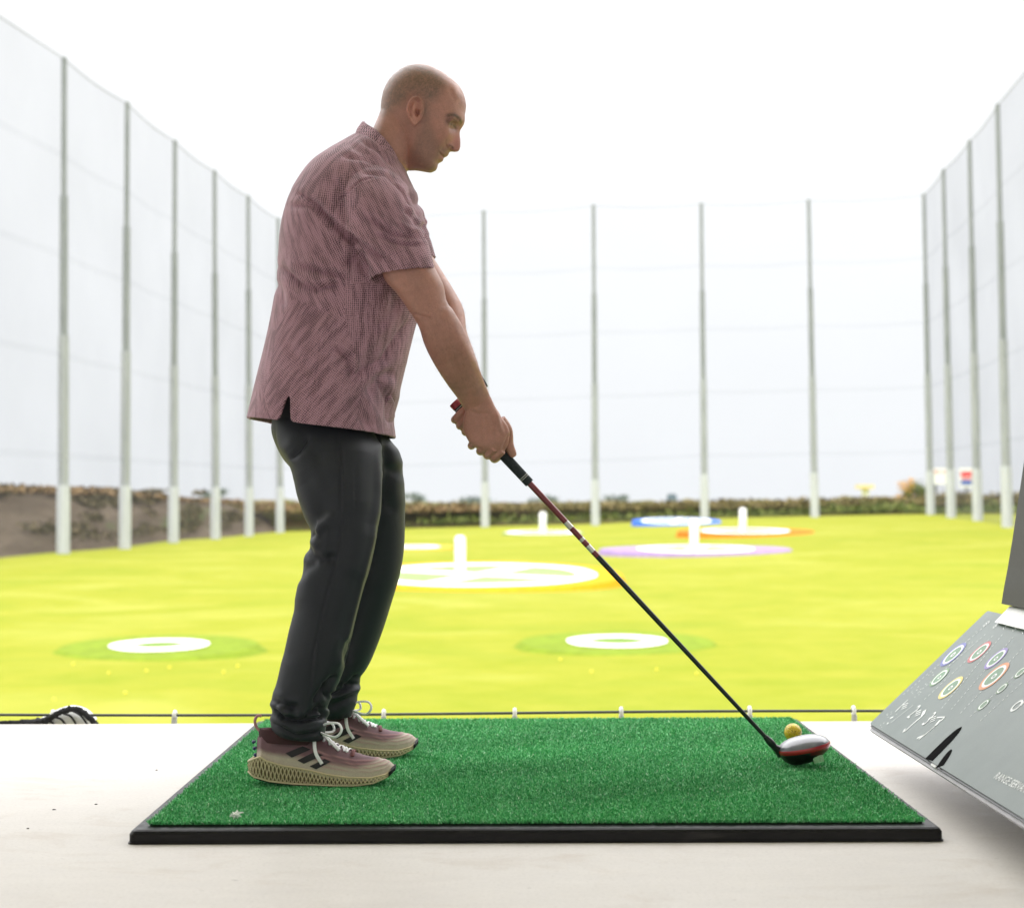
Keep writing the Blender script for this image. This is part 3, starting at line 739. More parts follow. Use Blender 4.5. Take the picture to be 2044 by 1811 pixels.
bc = at(*Z6(825, 660), 3.995)
ball = first.copy(); ball.data = first.data.copy(); COL.objects.link(ball); ball.name = 'golf_ball'
t = NT('ball_dimples'); vo = t.node('ShaderNodeTexVoronoi'); vo.inputs['Scale'].default_value = 260; t.link(t.coord(), vo.inputs['Vector'])
t.set((.78, .56, .012), .35, spec=.5, coat=.35); t.bump(t.ramp(vo.outputs['Distance'], (.05, 0.), (.45, 1.)), 1.0, .006)
ball.data.materials.clear(); ball.data.materials.append(t.m)
ball.location = bc
for k in ('label', 'category', 'group'):
    if k in ball: del ball[k]
tag(ball, 'yellow dimpled ball on a tee behind the driver head', 'golf ball')
mb = MB(); zt = bc[2] - .0214
mb.tube([(bc[0], bc[1], MZ - .008), (bc[0], bc[1], MZ + .002), (bc[0], bc[1], zt - .004), (bc[0], bc[1], zt + .002)], [.012, .006, .005, .0075], 12)
tag(mb.build('rubber_tee', plain('tee_rubber', (.5, .12, .03), .6)), 'small rubber tee holding the yellow ball on the mat', 'tee')

# ------------------------------------------------------------------ ball dispenser on the right
PA = at(1735, 1443, 4.13); PC = at(1970, 1218, 4.13)
ev = PC - PA; PL = np.linalg.norm(ev); ev /= PL
es = np.array([0, -1.0, 0]); en = np.cross(es, ev); en = en if en[2] > 0 else -en
disp = thing('ball_dispenser', 'grey ball dispenser with sloping printed panel and dark tower at the right edge', 'dispenser', (1.2, 3.5, 0))
def pan(s, t_, h=0): return PA + es * s + ev * t_ + en * h
def pinv(u, v):                             # pixel -> (s, t) on the panel plane
    d = fw * F + rt * (u - W / 2) + up * (H / 2 - v); k = ((PA - CP) @ en) / (d @ en); q = CP + d * k - PA
    return q @ es, q @ ev
PANEL_LEN = 1.66
t = NT('panel_grey'); n = t.noise(7, 5, .6); n2 = t.noise(500, 2)
c = t.ramp(n, (.3, (.118, .150, .136)), (.7, (.155, .188, .174))); c = t.mix(t.ramp(n2, (.5, 0.), (.8, .25)), c, (.26, .28, .27))
PANEL = t.set(c, .36, spec=.5); t.bump(n2, .12, .001)
EDGE = plain('panel_edge', (.42, .41, .43), .5); INK = plain('print_white', (.82, .84, .82), .5)
s1, t1 = pinv(*Z8(635, 1255)); s2, t2 = pinv(*Z8(888, 1030)); sb0, tb0 = pinv(*Z8(740, 1305)); sb1, tb1 = pinv(*Z8(803, 1212))
def slab(mb, poly, h0, h1):
    a = [pan(s, t_, h0) for s, t_ in poly]; b = [pan(s, t_, h1) for s, t_ in poly]; mb.loft([a, b])
mb = MB(); mb.m = 0
slab(mb, [(0, .004), (.006, 0), (PANEL_LEN, 0), (PANEL_LEN, PL), (.006, PL), (0, PL - .004)], -.004, 0)
mb.build('panel', mats=[PANEL], root=disp, smooth=False)
mb = MB(); slab(mb, [(.006, -.011), (PANEL_LEN - .01, -.011), (PANEL_LEN - .01, .34), (.006, .34)], -.019, -.0092); mb.build('panel_tray', EDGE, root=disp, smooth=False)
mb = MB(); slab(mb, [(.006, -.004), (PANEL_LEN - .005, -.004), (PANEL_LEN - .005, .36), (.006, .36)], -.0090, -.0042); mb.build('panel_gap', HBLK, root=disp, smooth=False)
def leafslot(sa, ta, sb, tb, w, h):
    d = np.array([sb - sa, tb - ta]); L_ = np.linalg.norm(d); d /= L_; q = np.array([-d[1], d[0]]); f = np.linspace(0, 1, 14)
    wd = w * np.interp(f, [0, .3, .6, .85, .96, 1], [1, 1, .92, .65, .35, .08])
    o0 = np.array([sa, ta])
    return [tuple(o0 + d * L_ * a + q * b) for a, b in zip(f, wd)] + [tuple(o0 + d * L_ * a - q * b) for a, b in zip(f[::-1], wd[::-1])]
SLOT = plain('slot_black', (.004, .004, .0045), .95, spec=.05)
mb = MB(); slab(mb, leafslot(s1 + .02, .0005, s2, t2 + .004, .024, 0), .0003, .0008); mb.build('ball_slot', SLOT, root=disp, smooth=False)
mb = MB(); slab(mb, leafslot(sb0 + .012, .0005, sb1, tb1 + .004, .013, 0), .0003, .0008); mb.build('ball_slot', SLOT, root=disp, smooth=False)
sm = (s1 + sb0) / 2
mb = MB(); slab(mb, [(sm - .008, -.006), (sm + .030, -.006), (sm + .030, -.0005), (sm - .008, -.0005)], -.018, -.003); mb.build('lip', WHITE, root=disp, smooth=False)
def ringprint(zx, zy, e0, e1, mat, name='printed_target'):
    """circle printed on the panel: centre and the two ends of its long axis in the crop"""
    cs, ct = pinv(*Z8(zx, zy)); a0 = np.array(pinv(*Z8(*e0))); a1 = np.array(pinv(*Z8(*e1)))
    r = np.linalg.norm(a1 - a0) / 2 * .94; cs, ct = (a0 + a1) / 2
    th = np.linspace(0, 2 * np.pi, 48, endpoint=False)
    C = lambda k, h: [pan(cs + r * k * math.cos(a), ct + r * k * math.sin(a), h) for a in th]
    mb = MB()
    for i, (k0, k1) in enumerate(((1.0, .80), (.80, .64), (.64, .2), (.2, .1))):
        mb.m = (0, 1, 2, 1)[i]; mb.loft([C(k0, .0008), C(k1, .0008)], cap=False)
    mb.build(name, mats=[mat, INK, plain('print_green', (.16, .27, .17), .5)], root=disp, smooth=False)
pm = lambda n, c: plain(n, c, .5)
ringprint(833, 440, (720, 530), (945, 345), pm('print_blue', (.16, .17, .42)))
ringprint(1043, 418, (940, 500), (1145, 335), pm('print_red', (.55, .13, .13)))
ringprint(1175, 470, (1075, 550), (1280, 390), pm('print_purple', (.26, .20, .48)))
ringprint(720, 620, (635, 690), (808, 550), pm('print_moss', (.17, .28, .15)))
ringprint(810, 705, (705, 795), (918, 615), pm('print_yellow', (.72, .58, .18)))
ringprint(1163, 612, (1030, 720), (1293, 505), pm('print_orange', (.66, .27, .12)))
def smallring(e0, e1):
    a0 = np.array(pinv(*Z8(*e0))); a1 = np.array(pinv(*Z8(*e1))); cs, ct = (a0 + a1) / 2; r = np.linalg.norm(a1 - a0) / 2
    th = np.linspace(0, 2 * np.pi, 40, endpoint=False); C = lambda k, h: [pan(cs + r * k * math.cos(a), ct + r * k * math.sin(a), h) for a in th]
    mb = MB()
    for i, (k0, k1) in enumerate(((1.25, 1.0), (1.0, .76), (.76, .05))):
        mb.m = (0, 1, 2)[i]; mb.loft([C(k0, .0008), C(k1, .0008)], cap=False)
    mb.build('printed_ring', mats=[pm('print_moss2', (.16, .24, .15)), INK, pm('print_moss3', (.16, .25, .16))], root=disp, smooth=False)
smallring((1185, 742), (1265, 678)); smallring((1035, 876), (1118, 808)); smallring((1330, 615), (1420, 545))
mb = MB()
def line(a, b, w, dash=0):
    a = np.array(pinv(*Z8(*a))); b = np.array(pinv(*Z8(*b))); d = b - a; L_ = np.linalg.norm(d); d /= L_; q = np.array([-d[1], d[0]]) * w / 2
    n_ = max(1, int(L_ / (2 * dash))) if dash else 1
    for k in range(n_):
        s0 = a + d * (L_ * k / n_); s1_ = a + d * (L_ * (k + (.5 if dash else 1)) / n_)
        mb.add([pan(*(s0 - q), .0007), pan(*(s0 + q), .0007), pan(*(s1_ + q), .0007), pan(*(s1_ - q), .0007)], [(0, 1, 2, 3)])
for a, b in (((430, 760), (1080, 215)), ((550, 745), (1110, 258)), ((600, 800), (1170, 268)), ((740, 870), (1240, 262)), ((815, 880), (1330, 280)), ((890, 910), (1401, 375)), ((965, 940), (1401, 535)), ((1050, 970), (1401, 650))):
    line(a, b, .0022, .006)
mb.build('dashed_lines', INK, root=disp, smooth=False)
mb = MB(); rs = np.random.default_rng(3)
for k in range(46):                          # scattered small tick marks of the printed map
    f = rs.random(); x = 230 + f * 780; y = 950 - f * 720 + rs.uniform(10, 130); line((x, y), (x + rs.uniform(4, 12), y - rs.uniform(3, 9)), .0022)
mb.build('map_ticks', INK, root=disp, smooth=False)
mb = MB()                                    # small unreadable caption lines and the club drawings
for (x, y) in ((440, 850), (550, 905), (668, 955)):
    for k in range(3): line((x - 18 + k * -3, y + k * 16 - 5), (x + 26 - k * 4, y + k * 16 - 22), .0036)
line((510, 845), (330, 985), .0016); line((604, 885), (585, 930), .012); line((585, 930), (520, 985), .0065); line((520, 985), (440, 1058), .0055); line((445, 1035), (430, 1062), .007)
line((765, 942), (730, 972), .008); line((700, 945), (765, 940), .004); line((728, 965), (690, 1010), .010); line((690, 1010), (620, 1070), .006); line((620, 1070), (555, 1120), .006); line((690, 1010), (600, 1085), .004); line((600, 1085), (540, 1112), .006)
line((325, 950), (350, 940), .006); line((298, 998), (312, 985), .008)
line((1370, 850), (1401, 815), .010)
mb.build('printed_drawings', INK, root=disp, smooth=False)
mb = MB(); a0 = np.array(pinv(*Z8(1345, 850))); th = np.linspace(0, 2 * np.pi, 32, endpoint=False)
mb.loft([[pan(a0[0] + r * math.cos(a), a0[1] + r * math.sin(a), .0008) for a in th] for r in (.017, .0115)], cap=False); mb.build('printed_icon', INK, root=disp, smooth=False)
def text(body, s, t_, ds, dt, size, name, wx=1.0, bold=0):
    """text lying on the panel, baseline along (ds, dt)"""
    cu = bpy.data.curves.new('txt', 'FONT'); cu.body = body; cu.size = 1; cu.extrude = 0; cu.offset = bold
    o = bpy.data.objects.new('txt', cu); COL.objects.link(o)
    dg = bpy.context.evaluated_depsgraph_get(); m = bpy.data.meshes.new_from_object(o.evaluated_get(dg))
    bpy.data.objects.remove(o)
    X = es * ds + ev * dt; Yv = -es * dt + ev * ds
    for v in m.vertices:
        P = pan(s, t_, .0009) + X * v.co.x * size * wx + Yv * v.co.y * size
        v.co = P
    m.name = name; m.materials.clear(); m.materials.append(INK)
    ob = bpy.data.objects.new(name, m); COL.objects.link(ob); under(ob, disp); return ob
for body, a, b in (('225', (1072, 222), (1140, 165)), ('200', (1150, 236), (1218, 180)), ('175', (1226, 246), (1296, 192)), ('150', (1305, 262), (1374, 208)), ('125', (1385, 280), (1450, 225))):
    a = np.array(pinv(*Z8(*a))); b = np.array(pinv(*Z8(*b))); d = b - a; L_ = np.linalg.norm(d); d /= L_
    text(body, a[0], a[1], d[0], d[1], .020, 'yardage_number', wx=L_ / .020 / 1.75, bold=.012)
for body, p_, w_ in (('1', (357, 893), .8), ('2', (455, 942), .8), ('3', (575, 1000), .8)):
    a = pinv(*Z8(*p_)); text(body, a[0], a[1], 1, 0, .062, 'step_number', wx=w_)
zt_ = zc(3900, 3000, 196 / 1479)
a = np.array(pinv(*zt_(556, 838))); b = np.array(pinv(*zt_(1479, 1285))); c_ = np.array(pinv(*zt_(757, 664)))
d = b - a; L_ = np.linalg.norm(d); d /= L_; hgt_t = abs((c_ - a) @ np.array([-d[1], d[0]]))
cu = bpy.data.curves.new('txt', 'FONT'); cu.body = 'RANGE SERVAN'; o = bpy.data.objects.new('txt', cu); COL.objects.link(o)
bpy.context.view_layer.update(); tw = o.dimensions.x; bpy.data.objects.remove(o)
size_t = hgt_t / .70
text('RANGE SERVANT', a[0], a[1], d[0], d[1], size_t, 'maker_lettering', wx=L_ * .985 / tw / size_t, bold=.004)
# tower and neck behind the panel
t = NT('tower_plastic'); n = t.noise(260, 2); n1 = t.noise(4, 4)
TW = t.set(t.mix(t.ramp(n, (.4, 0.), (.75, .3)), t.ramp(n1, (.3, (.055, .052, .05)), (.7, (.075, .071, .068))), (.12, .115, .11)), .55, spec=.4); t.bump(n, .15, .002)
def ext_y(prof, y0, y1, name, mat, bev=.0):
    mb = MB(); mb.loft([[(x, y1, z) for x, z in prof], [(x, y0, z) for x, z in prof]]); return mb.build(name, mat, root=disp, smooth=False)
q = [at(u, v, 4.0) for u, v in ((1998, 1204), (2003, 1172), (2011, 1130), (2020, 1075), (2029, 1015), (2038, 955), (2043, 920), (2052, 840), (2062, 740))]
pr_ = [(p[0], p[2]) for p in q]; pr_ = pr_ + [(1.75, pr_[-1][1] + .02), (1.75, pr_[0][1] - .004)]
ext_y(pr_, 3.25, 4.0, 'tower', TW)
a = at(1984, 1222, 4.0); b = at(2002, 1204, 3.98)
ext_y([(b[0] - .025, a[2] - .02), (b[0] + .012, b[2] - .005), (1.70, b[2] - .005), (1.70, a[2] - .02)], 3.28, 3.97, 'neck', WHITE)
ext_y([(1.30, .0), (1.30, a[2] - .024), (1.68, a[2] - .024), (1.68, .0)], 3.0, 4.05, 'cabinet', TW)

# ------------------------------------------------------------------ the golfer
YM = 3.86
man = thing('person', 'bald man in pink patterned polo and dark trousers gripping a driver, looking down', 'person', (at(640, 1500, YM)[0], YM, MZ))
# ---- head
phi = R(22)
HO = Zp(Z1, 1060, 720, YM)
ea = np.array([math.cos(phi), 0, -math.sin(phi)]); ec = np.array([math.sin(phi), 0, math.cos(phi)])
front_full = [(1050, 178), (1150, 178), (1240, 200), (1330, 245), (1420, 300), (1510, 370), (1570, 430), (1615, 500), (1640, 580), (1650, 650), (1645, 700), (1634, 760), (1636, 805), (1630, 850), (1615, 885), (1598, 912), (1583, 935), (1575, 975), (1580, 1020), (1585, 1080), (1582, 1140), (1568, 1178), (1545, 1194), (1510, 1192), (1485, 1180), (1462, 1180), (1450, 1205), (1440, 1232), (1415, 1250), (1388, 1256), (1382, 1264), (1386, 1285), (1372, 1302), (1350, 1310), (1325, 1322), (1318, 1345), (1315, 1370), (1297, 1405), (1245, 1430)]
front_base = [(1050, 178), (1150, 178), (1240, 200), (1330, 245), (1420, 300), (1510, 370), (1570, 430), (1615, 500), (1640, 580), (1648, 650), (1641, 700), (1628, 760), (1622, 805), (1608, 850), (1588, 890), (1565, 930), (1540, 985), (1515, 1040), (1490, 1095), (1462, 1140), (1435, 1175), (1408, 1205), (1375, 1240), (1350, 1270), (1330, 1300), (1312, 1330), (1305, 1365), (1285, 1400), (1245, 1430)]
back = [(1050, 178), (960, 195), (880, 235), (800, 300), (745, 360), (710, 420), (680, 490), (660, 580), (652, 650), (650, 715), (668, 790), (730, 870), (800, 960), (850, 1050), (880, 1150), (890, 1260), (905, 1345), (950, 1398), (1010, 1404), (1080, 1403), (1150, 1412), (1245, 1430)]
def loc(p):
    P = np.array([Zp(Z1, x, y, YM) for x, y in p]) - HO; return P @ ea, P @ ec
def prof_at(p, cs, pick):
    a, c = loc(p); out = np.full(len(cs), np.nan)
    for i, cc in enumerate(cs):
        h = []
        for k in range(len(a) - 1):
            if (c[k] - cc) * (c[k + 1] - cc) <= 0 and c[k] != c[k + 1]: h.append(a[k] + (a[k + 1] - a[k]) * (cc - c[k]) / (c[k + 1] - c[k]))
        if h: out[i] = pick(h)
    return out
allc = loc(front_full + back)[1]; c_lo, c_hi = allc.min(), allc.max()
NS = 120
tt = np.linspace(0, 1, NS); cs = c_lo + (c_hi - c_lo) * (.5 - .5 * np.cos(np.pi * (.012 + .976 * tt)))
# profile closed at top and chin by joining front to back
fB = prof_at(front_base + [], cs, max); fF = prof_at(front_full, cs, max); bB = prof_at(back, cs, min)
def fillnan(v):
    g = ~np.isnan(v); return np.interp(np.arange(len(v)), np.nonzero(g)[0], v[g])
# close to the top, slices that miss one of the curves take both ends from the other one
both = loc(front_base[::-1] + back)[0]
top_f = prof_at(front_base[::-1] + back[1:], cs, max); top_b = prof_at(front_base[::-1] + back[1:], cs, min)
fB = np.where(np.isnan(fB), top_f, np.maximum(fB, np.where(np.isnan(top_f), -9, top_f))); bB = np.where(np.isnan(bB), top_b, np.minimum(bB, np.where(np.isnan(top_b), 9, top_b)))
fB, bB = fillnan(fB), fillnan(bB); fF = np.where(np.isnan(fF), fB, np.maximum(fF, fB))
hfr = (cs - c_lo) / (c_hi - c_lo)
wid = np.interp(hfr, [0, .05, .12, .2, .3, .4, .5, .6, .7, .8, .88, .94, .98, 1], [.016, .030, .044, .053, .060, .0655, .070, .0745, .077, .0735, .063, .047, .028, .008])
wid = np.convolve(np.pad(wid, 4, mode='edge'), np.ones(9) / 9, 'valid')
NA = 160
tha = np.linspace(0, 2 * np.pi, NA, endpoint=False)
HV = []
nose_c = loc([(1560, 1190)])[1][0]; nas_c = loc([(1583, 935)])[1][0]; lip_c = loc([(1400, 1250)])[1][0]; chin_c = loc([(1300, 1380)])[1][0]
for i in range(NS):
    f, b, w = fB[i], bB[i], wid[i]
    a0 = b + (f - b) * np.interp(hfr[i], [0, .3, .5, 1], [.35, .42, .46, .48])
    co, si = np.cos(tha), np.sin(tha)
    ef = np.interp(hfr[i], [0, .2, .45, .7, 1], [2.2, 2.35, 2.45, 2.25, 2.0]); eb = 2.05
    ee = np.where(co > 0, ef, eb)
    a = np.where(co > 0, a0 + (f - a0) * np.abs(co) ** (2 / ee), a0 - (a0 - b) * np.abs(co) ** (2 / ee))
    y = w * np.sign(si) * np.abs(si) ** (2 / ee)
    N = fF[i] - f
    sg = np.interp(cs[i], [chin_c, lip_c, nose_c - .008, nose_c, nose_c + .012, nas_c, nas_c + .03], [.022, .020, .016, .0135, .0125, .0105, .026])
    a = a + np.where(co > 0, N * np.exp(-(y / sg) ** 2), 0)
    HV.append(HO + a[:, None] * ea + y[:, None] * np.array([0, 1.0, 0]) + cs[i] * ec)
HV = np.array(HV)
# facial relief: (crop x, crop y, |depth offset from the mid-plane|, radius, push along face, push sideways)
def gpt(x, y, dy): return Zp(Z1, x, y, YM - dy)
def relief(V, x, y, dy, rad, fwd, out):
    for s in (1, -1):
        c = gpt(x, y, dy); c = np.array([c[0], YM - s * dy, c[2]])
        g = np.exp(-(np.linalg.norm(V - c, axis=-1) / rad) ** 2)[..., None]
        V = V + g * (ea * fwd + np.array([0, -s * out, 0]))
    return V
for r_ in ((1500, 890, .034, .013, -.0075, -.002), (1540, 905, .020, .010, -.005, 0), (1560, 815, .030, .011, .0035, 0), (1480, 800, .044, .013, .002, .0025),
           (1440, 1000, .046, .020, .002, .003), (1440, 1120, .0155, .0075, .003, .004), (1400, 1060, .030, .010, -.002, -.001), (1380, 1170, .033, .008, -.0015, -.001), 
           (1200, 1300, .050, .03, 0, .003), (1260, 1120, .056, .022, 0, -.003), (1250, 600, .070, .03, 0, -.0025), (1500, 480, .05, .02, .001, .002), (1350, 860, .062, .016, 0, .0025)):
    HV = relief(HV, *r_)
bodyM = MB()
bodyM.loft(list(HV))
# eyelids
EY = gpt(1497, 884, .034)
for s in (1, -1):
    c = np.array([EY[0], YM - s * .0325, EY[2]]) - ea * .0138
    rings = [c + .0125 * (math.cos(a) * np.array([0, 0, 1.0])) + .0125 * max(math.sin(a), .03) * np.column_stack([np.cos(np.linspace(0, 2 * np.pi, 16, endpoint=False)), np.sin(np.linspace(0, 2 * np.pi, 16, endpoint=False)), np.zeros(16)]) for a in np.linspace(0, np.pi, 11)]
    bodyM.loft(rings)
# ears
EC = gpt(1062, 722, .074)
for s in (1, -1):
    ue = np.array([.96, -.30 * s * -1 * -1, 0]); 
    ex = np.array([math.cos(R(18)), s * math.sin(R(18)), 0.0]);       # towards the face and in to the skull
    ez = np.array([.10, 0, .995]); eo = np.array([math.sin(R(18)) * .9, -s * math.cos(R(18)), 0.0])
    eo = np.array([-math.sin(R(18)) * -0.0, -s, 0.0])
    c0 = np.array([EC[0], YM - s * .0785, EC[2]])
    nr, na = 22, 56; rings = []
    tq = np.linspace(0, 2 * np.pi, na, endpoint=False)
    oz = np.where(np.sin(tq) > 0, .0335, .0345)
    ox = np.where(np.cos(tq) > 0, .0195, .0215) * np.where(np.sin(tq) < 0, 1 - .42 * np.abs(np.sin(tq)) ** 1.4, 1.0)
    for r in np.linspace(1.0, .02, nr):
        X_ = r * np.cos(tq); Z_ = r * np.sin(tq)
        hgt_ = .0035 + .0065 * (-X_ + 1) / 2
        hgt_ = hgt_ + .0036 * np.exp(-((r - .9) / .09) ** 2) * np.where(np.cos(tq) > .5, .25, 1) * np.where(np.sin(tq) < -.75, .3, 1)
        hgt_ -= .0035 * np.exp(-((r - .68) / .10) ** 2) * np.where(np.cos(tq) > .45, .2, 1) * np.where(np.sin(tq) < -.6, .2, 1)
        hgt_ += .0024 * np.exp(-(((X_ + .30) / .14) ** 2)) * np.exp(-((Z_ - .05) / .5) ** 2)
        hgt_ -= .0105 * np.exp(-(((X_ - .18) / .24) ** 2 + ((Z_ + .10) / .26) ** 2))
        hgt_ -= .004 * np.exp(-(((X_ - .15) / .22) ** 2 + ((Z_ - .42) / .16) ** 2))
        hgt_ += .004 * np.exp(-(((X_ - .62) / .16) ** 2 + ((Z_ + .12) / .16) ** 2))
        hgt_ = .004 + (hgt_ - .004) * 1.45
        rings.append(c0 + (X_ * ox / r / 1 * 1)[:, None] * 0 + (np.cos(tq) * r * ox)[:, None] * ex + (np.sin(tq) * r * oz)[:, None] * ez + hgt_[:, None] * eo)
    backr = [c0 + (np.cos(tq) * k * ox)[:, None] * ex + (np.sin(tq) * k * oz)[:, None] * ez + eo * z_ for k, z_ in ((.55, -.012), (.9, -.003), (.99, .002))]
    bodyM.loft(backr + rings)
# neck and upper trunk
def zr1(b, f, Y, hd): return (*Z1(*b), *Z1(*f), Y, hd)
bodyM.loft(profile([zr1((300, 1350), (960, 1800), YM, .10), zr1((440, 1150), (930, 1560), YM, .070), zr1((545, 960), (948, 1435), YM, .0635), zr1((618, 800), (985, 1370), YM, .060), zr1((650, 715), (1050, 1220), YM, .058), zr1((690, 640), (1100, 1050), YM, .055)], 36, 56, 2.1))
trunk = [(650, 320, 815, 370, YM, .13), (610, 400, 830, 440, YM, .165), (590, 500, 835, 540, YM, .16), (580, 620, 800, 650, YM, .155), (570, 760, 765, 780, YM, .15), (585, 860, 740, 870, YM, .13)]
bodyM.loft(profile(trunk, 24, 40))
def z3r(b, f, Y, hd): return (*Z3(*b), *Z3(*f), Y, hd)
bodyM.loft(profile([(705, 370, 790, 370, 3.72, .045), (715, 430, 815, 420, 3.675, .05), z3r((30, 90), (385, 20), 3.652, .052), z3r((70, 215), (432, 125), 3.648, .051), z3r((165, 325), (495, 250), 3.648, .049), z3r((262, 465), (522, 372), 3.652, .044),
                    z3r((318, 560), (600, 490), 3.66, .046), z3r((360, 690), (662, 600), 3.675, .046), z3r((430, 830), (707, 740), 3.70, .042), z3r((520, 970), (765, 880), 3.74, .034), z3r((605, 1085), (803, 985), 3.782, .028), z3r((655, 1170), (838, 1065), 3.808, .0235), z3r((668, 1200), (860, 1110), 3.815, .0215)], 70, 48, 2.1))
bodyM.loft(profile([(720, 390, 785, 395, 4.0, .038), (752, 460, 826, 448, 4.045, .042), z3r((225, 20), (392, 0), 4.052, .044), z3r((250, 90), (428, 60), 4.053, .044), z3r((290, 200), (490, 160), 4.048, .046), z3r((370, 330), (577, 300), 4.04, .045), z3r((440, 460), (642, 430), 4.025, .044),
                    z3r((500, 600), (668, 580), 4.0, .042), z3r((560, 780), (722, 740), 3.965, .036), z3r((640, 950), (765, 890), 3.93, .029), z3r((680, 1040), (786, 978), 3.912, .025), z3r((660, 1090), (820, 1040), 3.905, .022)], 60, 40, 2.1))
# right palm, left palm
bodyM.loft(profile([z3r((655, 1165), (838, 1062), 3.808, .0225), z3r((642, 1215), (872, 1135), 3.815, .021), z3r((636, 1265), (925, 1215), 3.819, .020), z3r((640, 1310), (962, 1275), 3.821, .0195), z3r((658, 1350), (978, 1325), 3.822, .0185), z3r((690, 1402), (972, 1375), 3.823, .0185), z3r((735, 1432), (958, 1415), 3.826, .0175), z3r((782, 1455), (942, 1448), 3.830, .0155), z3r((825, 1480), (928, 1475), 3.835, .012)], 40, 44, 2.5))
bodyM.loft(profile([z3r((680, 1040), (800, 975), 3.912, .024), z3r((640, 1090), (830, 1050), 3.902, .02), z3r((610, 1140), (830, 1130), 3.895, .018), z3r((620, 1200), (800, 1220), 3.892, .016), z3r((680, 1260), (780, 1270), 3.89, .012)], 24, 36, 2.4))
ga = (cpt(1) - cpt(0)) / CLEN                               # along the grip
ny_ = np.array([0, -1.0, 0]); ny_ = ny_ - ga * (ny_ @ ga); ny_ /= np.linalg.norm(ny_)   # towards the camera
nl = np.cross(ga, ny_); nl = nl if nl[2] < 0 else -nl       # lower left side of the grip
def finger(st, alphas, Rs, rs, drift=0):
    P = [cpt(st / CLEN) + ga * drift * k / len(alphas) + R_ * (math.cos(R(a)) * ny_ + math.sin(R(a)) * nl) for k, (a, R_) in enumerate(zip(alphas, Rs))]
    n_ = 40; Pc = catmull(P, n_); rc = catmull(np.array(rs)[:, None], n_)[:, 0]
    bodyM.tube(Pc, rc, 14)
    tip = Pc[-1]; d = Pc[-1] - Pc[-2]; d /= np.linalg.norm(d)
    bodyM.tube([tip - d * .001, tip + d * rc[-1] * .45, tip + d * rc[-1] * .8], [rc[-1], rc[-1] * .85, rc[-1] * .4], 12)
s0 = fr(*Z3(930, 1480)) * CLEN
# right hand fingers: knuckles on the near side, wrapping underneath to the far side
for ds, Rk, rk in ((-.0655, 1.28, .0090), (-.0425, 1.08, .0098), (-.0245, .90, .0100)):
    finger(s0 + ds, (5, 45, 85, 130, 180, 230), (.0405, .0360 * Rk, .0305 * Rk, .027, .0245, .0235), (rk * 1.12, rk * 1.08, rk, rk * .98, rk * .93, rk * .85), .004)
finger(s0 - .0105, (-10, 35, 80, 125, 175, 220), (.032, .0280, .0210, .0215, .0222, .0228), (.0118, .0115, .0108, .0102, .0095, .0086), .010)
# right thumb along the far upper side of the grip
th3 = [(905, 1225, 3.835), (955, 1300, 3.842), (968, 1375, 3.85), (975, 1425, 3.852), (997, 1475, 3.853), (1012, 1497, 3.853)]
P = catmull([Zp(Z3, *p) for p in th3], 40); bodyM.tube(P, catmull(np.array([.0135, .0128, .0108, .0112, .0098, .0060])[:, None], 40)[:, 0], 14)
# left hand fingers: from the far side under the grip to the near side
for ds, r_ in ((-.134, .0088), (-.1155, .0098), (-.0965, .0102), (-.077, .0100)):
    finger(s0 + ds, (215, 170, 125, 80, 35, -12, -45), (.026, .030, .0285, .0265, .0245, .0232, .0228), (r_ * 1.1, r_ * 1.08, r_ * 1.05, r_ * 1.02, r_, r_ * .93, r_ * .82), -.003)
BV, BF = remesh(bodyM, .0021, 2)
Nb = vnorm(BV, BF)
# forearm and hand detail
Q3 = px(BV)
def crease(V, N, Q, z, poly, depth, width, ridge=.45, near=True):
    pp = np.array([z(*p) for p in poly]); m = np.linalg.norm(np.array(z(1, 0)) - np.array(z(0, 0)))
    sel = np.nonzero((Q[:, 0] > pp[:, 0].min() - 40) & (Q[:, 0] < pp[:, 0].max() + 40) & (Q[:, 1] > pp[:, 1].min() - 40) & (Q[:, 1] < pp[:, 1].max() + 40) & ((N[:, 1] < .25) if near else (N[:, 1] > -.25)))[0]
    d, sd, t_ = pdist(Q[sel], pp); w = width / .00116
    fade = np.clip(np.minimum(t_, 1 - t_) * 5 + .15, 0, 1) 
    disp_ = -depth * np.exp(-(d / w) ** 2) + ridge * depth * np.exp(-((d * sd - 1.9 * w) / (1.2 * w)) ** 2)
    V[sel] += N[sel] * (disp_ * fade)[:, None]
for poly, dp, wd in (([(880, 1170), (900, 1260), (930, 1340)], -.0016, .005), ([(830, 1180), (850, 1280), (850, 1370)], .0010, .006), ([(770, 1200), (790, 1300), (790, 1400)], -.0010, .005), ([(270, 465), (340, 480), (410, 500)], .0018, .004), ([(520, 380), (480, 450), (470, 540)], .0016, .010),
                     ([(690, 1170), (760, 1190), (840, 1180)], .0007, .004), ([(975, 1330), (945, 1400), (925, 1450)], .002, .004), ([(560, 560), (640, 700), (720, 860)], -.002, .012), ([(430, 560), (520, 740), (600, 900)], .0015, .014)):
    crease(BV, Nb, Q3, Z3, poly, dp * 1.9, wd)
